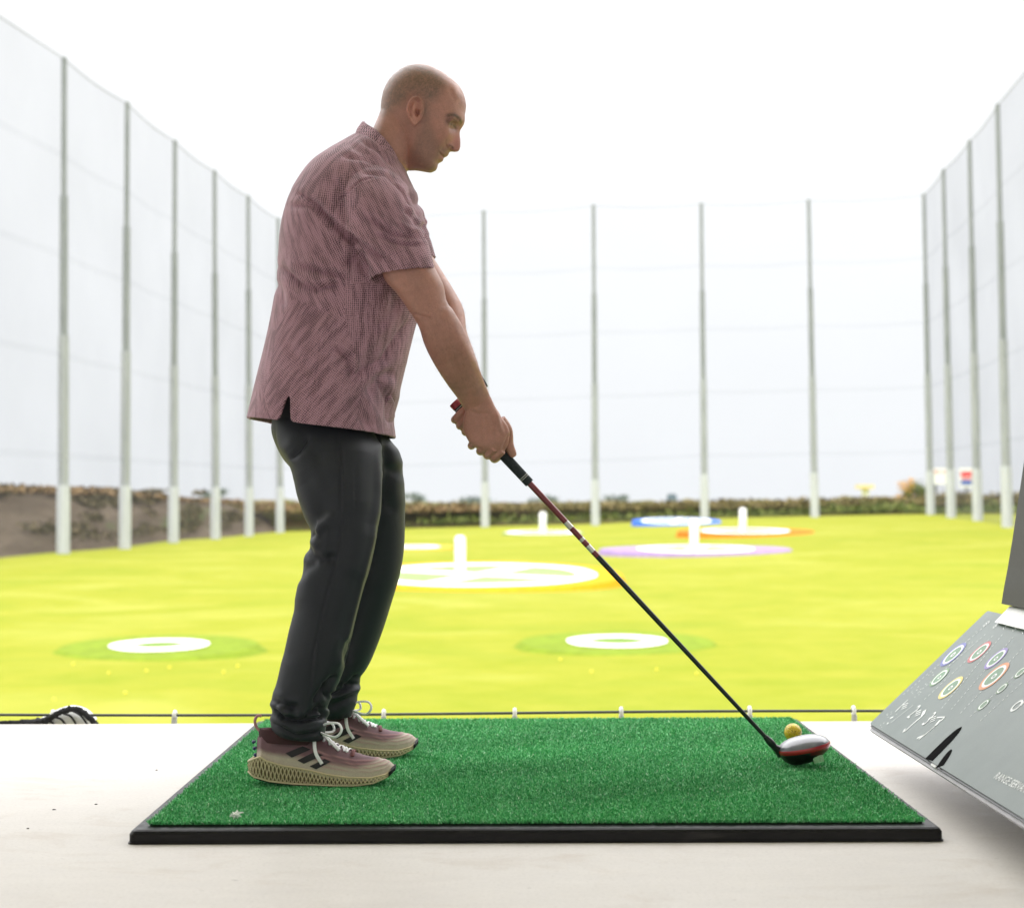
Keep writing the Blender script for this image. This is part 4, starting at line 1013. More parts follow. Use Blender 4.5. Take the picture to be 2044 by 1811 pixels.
for poly, dp, wd in (([(1425, 1090), (1385, 1140), (1350, 1180)], .0007, .0045), ([(1333, 1200), (1360, 1228), (1390, 1257)], .0022, .0022), ([(1440, 905), (1490, 925), (1540, 925)], .0010, .002), ([(1455, 860), (1500, 845), (1560, 870)], .0014, .0025), ([(985, 960), (950, 1150), (965, 1390)], .0012, .012), ([(880, 900), (840, 1100), (880, 1380)], -.0020, .016), ([(1445, 400), (1480, 520), (1530, 600)], .0012, .006), ([(1540, 640), (1580, 600), (1600, 560)], .0008, .004), ([(1450, 1155), (1475, 1152), (1495, 1158)], .0022, .0028),
                     ([(1410, 1105), (1425, 1140), (1450, 1150)], .0016, .0025)):
    crease(BV, Nb, Q3, Z1, poly, dp, wd, .3); crease(BV, Nb, Q3, Z1, poly, 0, wd)
BV = relax(BV, BF, 1)
# skin pigment, plus painted shade in eye sockets, nostrils and creases
col = np.tile(np.array([.45, .223, .172]), (len(BV), 1))
col *= (1 + .10 * gnoise(BV, 60, 5)[:, None]) * (1 + .05 * gnoise(BV, 220, 8)[:, None])
rel = BV - HO; la, lc = rel @ ea, rel @ ec
# place on the profile, in crop coordinates (as if on the mid-plane)
zx = (px(np.column_stack([BV[:, 0], np.full(len(BV), YM), BV[:, 2]])) * S_ - [1300, 200]) / (700 / 2044)
head = (zx[:, 0] > 500) & (zx[:, 1] < 1450) & (np.abs(BV[:, 1] - YM) < .12) & (zx[:, 0] < 1700)
def soft(poly, w):                          # soft mask inside a polygon (crop coordinates)
    pp = np.array(poly + [poly[0]], float); d, _, _ = pdist(zx, pp)
    x, y = zx[:, 0], zx[:, 1]; ins = np.zeros(len(zx), bool)
    for i in range(len(pp) - 1):
        (x0, y0), (x1, y1) = pp[i], pp[i + 1]
        ins ^= ((y0 > y) != (y1 > y)) & (x < (x1 - x0) * (y - y0) / (y1 - y0 + 1e-9) + x0)
    return np.clip(.5 + np.where(ins, d, -d) / w, 0, 1) * head
def blend(mask, c): 
    global col; col = col * (1 - mask[:, None]) + np.array(c) * mask[:, None]
hair = soft([(600, 200), (900, 150), (1150, 215), (1300, 290), (1400, 400), (1420, 480), (1370, 580), (1330, 660), (1240, 690), (1215, 800), (1170, 830), (1150, 700), (950, 700), (880, 740), (700, 800), (600, 760)], 110)
stip = .65 + .55 * rng.random(len(BV))
blend(hair * .80 * stip, (.125, .092, .065))
beard = soft([(1175, 800), (1215, 800), (1240, 950), (1300, 1080), (1370, 1150), (1460, 1190), (1445, 1250), (1390, 1260), (1335, 1230), (1330, 1300), (1330, 1440), (1200, 1450), (1040, 1420), (1000, 1300), (1080, 1100), (1150, 960)], 90)
blend(beard * .62 * stip, (.175, .12, .095))
EN = np.array([EC[0], YM, EC[2]])
earm = np.exp(-(((zx[:, 0] - 1060) / 120) ** 4 + ((zx[:, 1] - 800) / 200) ** 4)) * (np.abs(BV[:, 1] - YM) > .070)
blend(earm * .55, (.52, .20, .15))
nose = np.exp(-(((zx[:, 0] - 1530) / 75) ** 2 + ((zx[:, 1] - 1090) / 110) ** 2)) * head; blend(nose * .7, (.50, .185, .165))
chin_ = np.exp(-(((zx[:, 0] - 1310) / 70) ** 2 + ((zx[:, 1] - 1340) / 80) ** 2)) * head; blend(chin_ * .5, (.30, .14, .125))
cheek = np.exp(-(((zx[:, 0] - 1420) / 90) ** 2 + ((zx[:, 1] - 1060) / 90) ** 2)) * head; blend(cheek * .25, (.50, .24, .17))
def stroke(poly, w, c, a=1.0, far=.012):
    global col
    d, _, t_ = pdist(zx, poly); m = np.exp(-(d / w) ** 2) * head * (np.abs(BV[:, 1] - YM) > far) * np.clip(np.minimum(t_, 1 - t_) * 6 + .4, 0, 1)
    blend(m * a, c)
stroke([(1435, 840), (1470, 826), (1526, 820), (1574, 842), (1600, 885)], 23, (.04, .028, .021), .95)
stroke([(1432, 888), (1460, 902), (1500, 916), (1540, 934)], 15, (.022, .014, .011), .97)
stroke([(1435, 880), (1455, 905), (1475, 925)], 30, (.12, .07, .05), .6)  # painted shade at the outer eye corner
stroke([(1470, 955), (1510, 960), (1540, 945)], 22, (.20, .11, .085), .5)
stroke([(1435, 895), (1490, 885), (1545, 895)], 32, (.17, .072, .060), .85)  # eyelids painted darker and redder against yellow bounce light
stroke([(1455, 870), (1500, 858), (1550, 880)], 8, (.10, .055, .04), .6)  # painted shade in the lid crease
stroke([(1333, 1206), (1360, 1230), (1390, 1257)], 11, (.085, .038, .032), .9, -1)
stroke([(1338, 1205), (1322, 1240), (1318, 1275)], 16, (.16, .10, .08), .45, .005)
stroke([(1358, 1240), (1380, 1285)], 24, (.38, .13, .115), .75, -1)
stroke([(1450, 1136), (1480, 1146), (1505, 1162)], 11, (.07, .035, .027), .95, .002)  # nostril shade painted dark
stroke([(1430, 1085), (1420, 1120), (1435, 1150)], 9, (.22, .10, .075), .6, .005)  # painted shade in the crease behind the nose wing
stroke([(1590, 560), (1600, 640), (1596, 700)], 12, (.30, .155, .11), .5)
stroke([(1560, 560), (1572, 660), (1590, 740)], 10, (.32, .17, .12), .4)
knk = (Q3[:, 1] > 790) & (Q3[:, 0] > 880); blend(knk * .30, (.52, .25, .18))
arms = (Q3[:, 1] > 520) & (Q3[:, 1] < 790); hairs = gnoise(BV * [1, 1, .35], 240, 12, 3); blend(np.clip(hairs, 0, 1) * arms * .08, (.15, .085, .05))
t = NT('skin'); va = t.node('ShaderNodeVertexColor', layer_name='Col'); n = t.noise(420, 3, .6); n2 = t.noise(90, 4, .6)
c = t.mix(t.ramp(n, (.35, .0), (.75, .5)), va.outputs[0], (.24, .115, .075))
c = t.mix(t.ramp(n2, (.45, .0), (.75, .35)), c, (.50, .235, .17))
t.set(c, t.ramp(n2, (.3, .36), (.7, .52)), spec=.5); t.b.inputs['Subsurface Weight'].default_value = .12; t.b.inputs['Subsurface Radius'].default_value = (.012, .005, .003); t.b.inputs['Subsurface Scale'].default_value = .6
t.bump(n, .35, .0016)
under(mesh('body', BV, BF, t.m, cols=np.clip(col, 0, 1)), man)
# fine hair on the forearms
Nf = vnorm(BV, BF); sel = np.nonzero((Q3[:, 1] > 600) & (Q3[:, 1] < 775) & (Q3[:, 0] > 820))[0]; sel = rng.choice(sel, 2600)
adir = Zp(Z3, 780, 1000, 3.8) - Zp(Z3, 460, 560, 3.66); adir /= np.linalg.norm(adir)
hd_ = adir * .75 + Nf[sel] * .42 + rng.normal(size=(len(sel), 3)) * .35; hd_ -= Nf[sel] * np.minimum((hd_ * Nf[sel]).sum(1) - .12, 0)[:, None]; hd_ /= np.linalg.norm(hd_, axis=1)[:, None]
hl_ = rng.uniform(.006, .013, len(sel))[:, None]; wdir = np.cross(hd_, Nf[sel]) * .00013
p0_ = BV[sel] - Nf[sel] * .0004
under(mesh('arm_hair', np.stack([p0_ - wdir, p0_ + wdir, p0_ + hd_ * hl_ + Nf[sel] * .0006], 1).reshape(-1, 3), np.arange(3 * len(sel)).reshape(-1, 3), plain('hair_brown', (.10, .06, .038), .6), smooth=False), man)
# thumb nail and watch
w0 = Zp(Z3, 783, 950, 3.92)
wd_ = Zp(Z3, 790, 990, 3.915) - Zp(Z3, 740, 900, 3.925); wd_ /= np.linalg.norm(wd_)
# wristwatch on the far wrist
mb = MB(); wc = (Zp(Z3, 680, 1010, 3.917) + Zp(Z3, 778, 957, 3.922)) / 2
wa = Zp(Z3, 720, 1040, 3.91) - Zp(Z3, 640, 900, 3.93); wa /= np.linalg.norm(wa)
wu = np.cross(wa, [0, 1.0, 0]); wu /= np.linalg.norm(wu); wv = np.cross(wa, wu)
rad_ = np.linalg.norm(Zp(Z3, 680, 1010, 3.917) - Zp(Z3, 778, 957, 3.922)) / 2 + .0015
th = np.linspace(0, 2 * np.pi, 36, endpoint=False)
rg = lambda k, o: wc + wa * o + k * (np.cos(th)[:, None] * wu * rad_ + np.sin(th)[:, None] * wv * .029)
mb.loft([rg(1.0, -.011), rg(1.08, -.0105), rg(1.08, .0105), rg(1.0, .011)], cap=False); 
sgn = 1 if wu[0] > 0 else -1
watch = mb.build('wristwatch', BLACK, root=man)
mb = MB(); c_ = wc + wu * sgn * (rad_ * 1.04)
mb.loft([c_ + wu * sgn * o + .016 * k * (np.cos(th)[:, None] * wa + np.sin(th)[:, None] * wv) for k, o in ((1, -.004), (1, .003), (.9, .0045))]); o_ = mb.build('watch_case', DARK_STEEL); under(o_, watch)

# ------------------------------------------------------------------ shirt
KT = [(497, 836, 788, 873, YM, .212), (512, 775, 785, 826, YM, .211), (529, 700, 802, 757, YM, .206), (545, 625, 825, 662, YM, .210), (556, 555, 843, 585, YM, .214), (562, 475, 850, 508, YM, .220),
      (571, 425, 845, 455, YM, .222), (588, 380, 836, 412, YM, .215), (618, 336, 826, 380, YM, .192), (652, 308, 815, 356, YM, .155), (688, 284, 806, 335, YM, .108), (706, 271, 797, 318, YM, .080)]
NTH, NR = 200, 150
KR = catmull(KT, NR)
thn = np.linspace(0, 2 * np.pi, NTH, endpoint=False)
full = np.array([sring(at(b0, b1, Y), at(f0, f1, Y), hd, NTH, np.interp(i / NR, [0, .5, .75, 1], [2.35, 2.3, 2.15, 2.05])) for i, (b0, b1, f0, f1, Y, hd) in enumerate(KR)])
slit_a = 0.5 * np.pi                                         # side seam of both sides
def slit(th):
    out = np.zeros_like(th)
    for c in (1.5 * np.pi, .5 * np.pi):
        d = (th - c + .30 * (1 if c > np.pi else -1)) ; out += np.clip(1 - np.abs(d) / .085, 0, 1) ** .8
    return out
lift = slit(thn) * 14.0                                      # ring steps
ring_t = []
for k in range(NR):
    src = lift * (1 - k / (NR - 1)) + k
    i0 = np.clip(src.astype(int), 0, NR - 2); f = (src - i0)[:, None]; j = np.arange(NTH)
    ring_t.append(full[i0, j] * (1 - f) + full[i0 + 1, j] * f)
outer = np.array(ring_t)
axis = outer.mean(1, keepdims=True)
inner = outer + (axis - outer) / np.linalg.norm(axis - outer, axis=2, keepdims=True) * .008
sh = MB()
sh.loft([inner[k] for k in range(22, -1, -1)] + list(outer))
def slv(keys, n=44, rec=10):
    K = catmull(keys, n); rings = [sring(at(b0, b1, Y), at(f0, f1, Y), hd, 64, 2.15) for b0, b1, f0, f1, Y, hd in K]
    inn = [rings[k].mean(0) + (rings[k] - rings[k].mean(0)) * .91 for k in range(n - 1, n - rec, -1)]
    sh.loft(rings + inn)
slv([(700, 325, 795, 350, 3.76, .06), (684, 362, 812, 370, 3.705, .072), (682, 405, 826, 405, 3.672, .076), (696, 460, 840, 445, 3.658, .073), (716, 512, 856, 492, 3.650, .069), (729, 538, 862, 516, 3.648, .067), (738, 558, 867, 536, 3.646, .0665)])
slv([(700, 330, 790, 345, 3.96, .06), (690, 365, 812, 372, 4.015, .072), (700, 410, 832, 402, 4.05, .076), (720, 460, 848, 440, 4.062, .072), (745, 505, 860, 478, 4.066, .068), (765, 545, 871, 514, 4.068, .064)])
SV, SF = remesh(sh, .0030, 3)
N_ = vnorm(SV, SF); Q = px(SV)
SV = SV + N_ * (.0022 * gnoise(SV * [1, 1, .7], 16, 21, 2))[:, None]
folds = [([(425, 490), (520, 600), (620, 700), (730, 780), (890, 855)], .0075, .010), ([(560, 630), (680, 720), (800, 800)], .004, .007), ([(735, 600), (860, 690), (1015, 715)], .0055, .007), ([(780, 690), (890, 735), (1022, 748)], .005, .006), ([(880, 640), (960, 690), (1010, 690)], .004, .005),
         ([(930, 560), (980, 600), (1010, 660)], .005, .006), ([(950, 470), (985, 540), (1000, 620)], .005, .005), ([(365, 475), (440, 520), (500, 560)], .004, .008), ([(335, 545), (430, 545), (560, 620)], .003, .008),
         ([(285, 860), (380, 950), (470, 975), (620, 940)], .0075, .009), ([(380, 850), (500, 890), (650, 915)], .0055, .008), ([(255, 930), (290, 1000), (300, 1080)], .004, .01), ([(620, 850), (690, 800), (735, 900)], .006, .012), ([(640, 930), (560, 1080), (330, 1160)], .004, .018),
         ([(560, 1270), (640, 1335), (655, 1430)], .0055, .008), ([(640, 1440), (820, 1340), (960, 1130)], .006, .013), ([(660, 1400), (800, 1270), (930, 1110)], .004, .012), ([(650, 1530), (700, 1620), (760, 1700)], .005, .012), ([(720, 1540), (800, 1440), (880, 1400)], .005, .012), ([(300, 1240), (380, 1340), (460, 1420)], .003, .012), ([(800, 1450), (850, 1560), (850, 1680)], .005, .010),
         ([(640, 240), (760, 295), (860, 350)], .0045, .008), ([(600, 290), (720, 300), (800, 330)], .003, .008), ([(700, 215), (800, 270), (880, 340)], .004, .006), ([(700, 380), (830, 385), (900, 430)], .003, .004), ([(565, 410), (600, 470)], .003, .006),
         ([(820, 385), (700, 420), (590, 520), (560, 600)], .0025, .003), ([(830, 388), (920, 470), (970, 560)], .0025, .003), ([(500, 1200), (480, 1400), (440, 1580)], .0018, .003), ([(900, 1000), (870, 1100), (780, 1200)], .004, .014), ([(420, 1000), (470, 1120), (440, 1260)], .003, .018)]
for poly, dp, wd in folds: crease(SV, N_, Q, Z2, poly, dp * 1.7, wd)
for k in (0, 1, 2, 3, 7, 8, 9, 10, 12, 14, 15, 20, 22, 23): crease(SV, N_, Q, lambda x, y: Z2(x + 3, y + 3), folds[k][0], .0034, .0048, .4)
for poly, dp, wd in folds[2:6] + folds[9:11]: crease(SV, N_, Q, lambda x, y: (Z2(x, y)[0] + 22, Z2(x, y)[1] - 14), poly, dp * .8, wd, near=False)
# stitched hem lines
for zpoly in ([(120, 1618), (260, 1645), (372, 1665)], [(436, 1652), (600, 1665), (800, 1718), (872, 1708)]): crease(SV, N_, Q, Z2, zpoly, .0014, .0024, .2)
crease(SV, N_, Q, Z2, [(735, 905), (900, 898), (1085, 845)], .0014, .0024, .2)
SV = relax(SV, SF, 1)
ax_x = np.interp(SV[:, 2], [.6, 1.5], [at(650, 800, YM)[0], at(730, 350, YM)[0]])
ang = np.arctan2(SV[:, 1] - YM, SV[:, 0] - ax_x)
arm_n = (np.abs(SV[:, 1] - YM) > .15) & (Q[:, 0] > 700) & (Q[:, 1] < 565)
u_ = np.where(arm_n, SV[:, 0], .205 * (ang + np.pi / 2)); pat = np.column_stack([u_, SV[:, 2], np.zeros(len(SV))])
t = NT('shirt_knit')
at_ = t.node('ShaderNodeAttribute', attribute_name='pat'); P_ = at_.outputs['Vector']
def rot(vec, a, sc):
    mp = t.node('ShaderNodeMapping', vector_type='TEXTURE'); mp.inputs['Rotation'].default_value = (0, 0, a); mp.inputs['Scale'].default_value = tuple(1 / q for q in sc); t.link(vec, mp.inputs[0]); return mp.outputs[0]
zone = t.node('ShaderNodeTexVoronoi'); zone.inputs['Scale'].default_value = 7.5; t.link(rot(P_, .5, (1, .55, 1)), zone.inputs['Vector'])
zr_ = t.node('ShaderNodeSeparateColor'); t.link(zone.outputs['Color'], zr_.inputs[0])
wn_ = t.node('ShaderNodeTexNoise'); wn_.inputs['Scale'].default_value = 140; t.link(P_, wn_.inputs['Vector'])
ws_ = t.node('ShaderNodeVectorMath', operation='MULTIPLY_ADD'); ws_.inputs[1].default_value = (.004, .004, 0); t.link(wn_.outputs['Color'], ws_.inputs[0]); t.link(P_, ws_.inputs[2])
PW_ = ws_.outputs[0]
def dots(a, sc):
    v = t.node('ShaderNodeVectorMath', operation='FRACTION'); t.link(rot(PW_, a, sc), v.inputs[0])
    s = t.node('ShaderNodeVectorMath', operation='SUBTRACT'); s.inputs[1].default_value = (.5, .5, 0); t.link(v.outputs[0], s.inputs[0])
    l = t.node('ShaderNodeVectorMath', operation='LENGTH'); t.link(s.outputs[0], l.inputs[0]); return l.outputs['Value']
dA = dots(R(-36), (235, 235, 1)); dB = dots(R(30), (235, 235, 1)); dC = dots(R(4), (235, 235, 1))
nz1 = t.noise(1, 3, .6, rot(P_, R(-36), (75, 13, 1))); nz2 = t.noise(1, 3, .6, rot(P_, R(30), (75, 13, 1))); nz3 = t.noise(1, 3, .6, rot(P_, R(4), (75, 14, 1)))
def zonepat(d, nz): return t.math('LESS_THAN', d, t.ramp(nz, (.38, .22), (.48, .31), (.58, .43)))
m1 = zonepat(dA, nz1); m2 = zonepat(dB, nz2); m3 = zonepat(dC, nz3)
k1 = t.math('GREATER_THAN', zr_.outputs[0], .40); k2 = t.math('GREATER_THAN', zr_.outputs[1], .80)
mm = t.node('ShaderNodeMix', data_type='FLOAT'); t.link(k1, mm.inputs[0]); t.link(m1, mm.inputs[2]); t.link(m2, mm.inputs[3])
mm2 = t.node('ShaderNodeMix', data_type='FLOAT'); t.link(k2, mm2.inputs[0]); t.link(mm.outputs[0], mm2.inputs[2]); t.link(m3, mm2.inputs[3])
hn = t.noise(1, 3, .6, rot(P_, 0, (900, 260, 1)))
basec = t.ramp(hn, (.3, (.385, .212, .258)), (.7, (.49, .29, .342)))
c = t.mix(t.math('MULTIPLY', mm2.outputs[0], .85), basec, (.024, .012, .017))
t.set(c, .75, spec=.25, sheen=.1); t.bump(hn, .15, .001)
SHIRT = t.m
shirt = under(mesh('shirt', SV, SF, SHIRT, attr=pat), man)
# collar
def cpts(L_): return np.array([Zp(Z1, x, y, YM - dy) for x, y, dy in L_])
topn = [(438, 838, .0), (470, 862, .030), (560, 912, .060), (640, 975, .071), (725, 1065, .073), (800, 1165, .068), (862, 1290, .056), (925, 1448, .034), (985, 1560, .012)]
botn = [(352, 1005, .0), (395, 1030, .045), (480, 1075, .085), (585, 1150, .104), (680, 1240, .108), (765, 1340, .100), (850, 1460, .080), (935, 1590, .050), (1010, 1690, .020)]
def mirror(Pn): M_ = Pn[::-1].copy(); M_[:, 1] = 2 * YM - M_[:, 1]; return np.concatenate([M_[:-1], Pn])
tpt, bpt = catmull(mirror(cpts(topn)), 120), catmull(mirror(cpts(botn)), 120)
cen = np.array([at(765, 320, YM)])
def inw(Pn, d): 
    v = Pn - np.array([Zp(Z1, 760, 1200, YM)]); v[:, 2] = 0; return Pn - v / np.linalg.norm(v, axis=1)[:, None] * d
mid = (tpt + bpt) / 2; mid = inw(mid, -.004)
rows = [inw(bpt, .004) - [0, 0, .004], bpt, inw(bpt, -.002) + (tpt - bpt) * .12, mid, inw(tpt, -.001) - (tpt - bpt) * .05, tpt, inw(tpt, .004), inw(tpt, .006) - (tpt - bpt) * .6]
CV = np.array(rows); CV += (.0010 * np.sin(np.linspace(0, 40, 120)))[None, :, None] * np.array([0, 0, 1.0]) * (np.arange(8) < 3)[:, None, None]
ix = np.arange(8 * 120).reshape(8, 120); Fc = np.stack([ix[:-1, :-1], ix[:-1, 1:], ix[1:, 1:], ix[1:, :-1]], -1).reshape(-1, 4)
cv = CV.reshape(-1, 3)
o_ = mesh('collar', cv, Fc, SHIRT, attr=np.column_stack([np.tile(np.linspace(0, .45, 120), 8), np.repeat(np.linspace(0, .05, 8), 120), np.zeros(960)]))
under(o_, shirt)

# ------------------------------------------------------------------ trousers
tr = MB()
tr.loft(profile([(560, 780, 740, 800, YM, .150), (548, 835, 745, 850, YM, .168), (548, 870, 752, 885, YM, .172), (572, 920, 742, 930, YM, .160), (605, 955, 720, 960, YM, .11)], 30, 96, 2.5))
near_leg = [(548, 838, 740, 860, 3.785, .098), (557, 892, 762, 905, 3.758, .104), (580, 935, 761, 950, 3.735, .103), (591, 985, 757, 1000, 3.715, .097), (607, 1035, 752, 1050, 3.70, .090), (618, 1072, 746, 1090, 3.692, .084), (604, 1118, 737, 1135, 3.685, .081),
            (592, 1165, 723, 1185, 3.68, .079), (582, 1215, 709, 1240, 3.675, .076), (570, 1270, 697, 1290, 3.67, .073), (558, 1325, 684, 1335, 3.668, .070), (548, 1365, 668, 1370, 3.666, .067), (536, 1398, 652, 1400, 3.665, .066), (540, 1420, 648, 1418, 3.665, .064), (536, 1432, 651, 1436, 3.665, .065), (541, 1456, 648, 1462, 3.665, .063), (555, 1468, 646, 1474, 3.665, .056)]
far_leg = [(600, 838, 768, 860, 3.935, .098), (610, 900, 797, 905, 3.965, .106), (620, 960, 806, 960, 3.99, .10), (640, 1030, 808, 1030, 4.01, .09), (655, 1090, 806, 1095, 4.025, .084), (655, 1140, 797, 1150, 4.03, .080),
           (655, 1200, 778, 1210, 4.035, .076), (655, 1260, 758, 1270, 4.04, .073), (652, 1310, 738, 1320, 4.04, .070), (648, 1350, 718, 1352, 4.04, .067), (636, 1378, 714, 1372, 4.04, .065), (628, 1398, 710, 1396, 4.04, .064), (630, 1418, 706, 1412, 4.04, .063), (640, 1430, 700, 1426, 4.04, .056)]
tr.loft(profile(near_leg, 130, 80, 2.25)); tr.loft(profile(far_leg, 120, 80, 2.25))
TV, TFc = remesh(tr, .0034, 3)
Nt = vnorm(TV, TFc); Qt = px(TV)
TV = TV + Nt * (.0030 * gnoise(TV * [1, 1, .45], 16, 33, 2))[:, None]
tf = [([(380, 640), (388, 700), (440, 722), (520, 712)], .006, .011), ([(395, 600), (430, 620), (470, 560)], .004, .010), ([(385, 690), (430, 600), (500, 500)], -.005, .014), ([(290, 270), (335, 225), (380, 160)], .003, .012), ([(340, 330), (420, 430), (490, 560)], .004, .025), ([(410, 200), (440, 320), (490, 430)], .003, .02), ([(630, 180), (600, 350), (610, 520)], -.003, .03),
      ([(690, 180), (688, 420), (655, 640), (605, 850), (555, 1050), (505, 1230)], -.0030, .007), ([(700, 160), (712, 260), (700, 420), (680, 600)], -.003, .008), ([(300, 820), (360, 760), (420, 730)], .003, .014), ([(330, 900), (330, 1050), (300, 1200)], .003, .03), ([(560, 800), (600, 700), (650, 560)], -.003, .03),
      ([(200, 1345), (260, 1390), (310, 1395), (312, 1450)], .0055, .009), ([(212, 1400), (260, 1440), (330, 1452), (445, 1435)], .006, .006), ([(225, 1380), (300, 1415), (360, 1400)], -.004, .007), ([(440, 1380), (400, 1410), (350, 1440)], .005, .007), ([(480, 1280), (430, 1330), (400, 1380)], .005, .010), ([(505, 1240), (460, 1290), (455, 1360)], .004, .010), ([(430, 1400), (440, 1440)], .005, .006),
      ([(320, 1450), (450, 1438)], .003, .003), ([(205, 1460), (320, 1520), (440, 1500)], .002, .006),
      ([(600, 1280), (540, 1310), (470, 1335)], .006, .006), ([(560, 1200), (540, 1130), (560, 1080)], .003, .012), ([(610, 1240), (560, 1290), (500, 1300)], .004, .008), ([(590, 1320), (520, 1360), (470, 1390)], .003, .008),
      ([(720, 200), (730, 300), (790, 340)], .004, .014), ([(740, 330), (730, 420), (760, 520)], .003, .014),
      ([(505, 135), (522, 260), (527, 420), (525, 600), (500, 750), (470, 850), (440, 960), (400, 1150), (385, 1300), (355, 1400)], .0022, .0026)]
for poly, dp, wd in tf: crease(TV, Nt, Qt, Z4, poly, dp * 1.8, wd)
for k in (3, 13, 15, 16, 17, 18, 20, 21, 23): crease(TV, Nt, Qt, Z4, tf[k][0], .0048, .0040, .45)
TV = relax(TV, TFc, 1)
t = NT('trouser_twill'); n = t.noise(700, 2); n1 = t.noise(5, 4, .6); n2 = t.noise(1, 2, .5, t.coord((1400, 1400, 60)))
c = t.ramp(n1, (.3, (.0145, .0165, .022)), (.7, (.019, .0215, .0285))); c = t.mix(t.ramp(n, (.35, .0), (.75, .5)), c, (.028, .032, .039))
t.set(c, .55, spec=.28, sheen=.05); t.bump(n2, .15, .001); TWILL = t.m
under(mesh('trousers', TV, TFc, TWILL), man)

# ------------------------------------------------------------------ shoes
CREAM = plain('lattice_cream', (.60, .50, .31), .5, var=.06); CREAMD = plain('lattice_core', (.20, .16, .09), .7)
LACE = plain('lace_white', (.88, .86, .88), .8); STRIPE = plain('stripe_black', (.012, .010, .012), .6)
t = NT('shoe_knit'); va = t.node('ShaderNodeVertexColor', layer_name='Col'); n = t.noise(700, 3); t.set(t.mix(t.ramp(n, (.4, 0.), (.7, .3)), va.outputs[0], (.12, .07, .07)), .8, spec=.2, sheen=.2); t.bump(n, .3, .001); KNIT = t.m
LEN = .316
tk = lambda xs_, ys_, x: np.interp(x, xs_, ys_)
def smooth_interp(xs_, ys_, x):
    return np.convolve(np.pad(np.interp(x, xs_, ys_), 3, mode='edge'), np.ones(7) / 7, 'valid') if np.ndim(x) else np.interp(x, xs_, ys_)
SB = ([0, .05, .16, .33, .55, .75, .87, .96, 1.0], [.026, .015, .007, .001, 0, .001, .006, .018, .030])
ST = ([0, .04, .09, .13, .25, .35, .45, .55, .7, .85, .95, 1.0], [.050, .058, .064, .056, .044, .039, .033, .026, .020, .018, .024, .034])
SW = ([0, .03, .08, .16, .3, .45, .6, .72, .84, .93, .98, 1.0], [.016, .030, .039, .042, .039, .040, .047, .050, .046, .037, .026, .013])
UT = ([.055, .09, .14, .22, .38, .48, .6, .7, .8, .9, .96, 1.0], [.098, .118, .122, .112, .112, .104, .083, .070, .060, .054, .049, .039])
UW = ([.055, .09, .16, .3, .45, .6, .72, .84, .93, .98, 1.0], [.012, .030, .035, .034, .037, .043, .046, .042, .034, .024, .011])
def upper_pt(x, phi):
    """point on the upper: x along 0..1, phi 0 (near side junction) .. pi (far side)"""
    zb = tk(*ST, x) - .008; zt = tk(*UT, x); w = tk(*UW, x)
    e_ = tk([0, .2, .45, .65, 1], [1.55, 1.5, 1.7, 2.1, 2.2], x)
    cy = np.sign(np.cos(phi)) * np.abs(np.cos(phi)) ** (2 / e_); sz = np.abs(np.sin(phi)) ** (2 / e_)
    return np.stack(np.broadcast_arrays(x * LEN, -w * cy, zb + (zt - zb) * sz), -1)
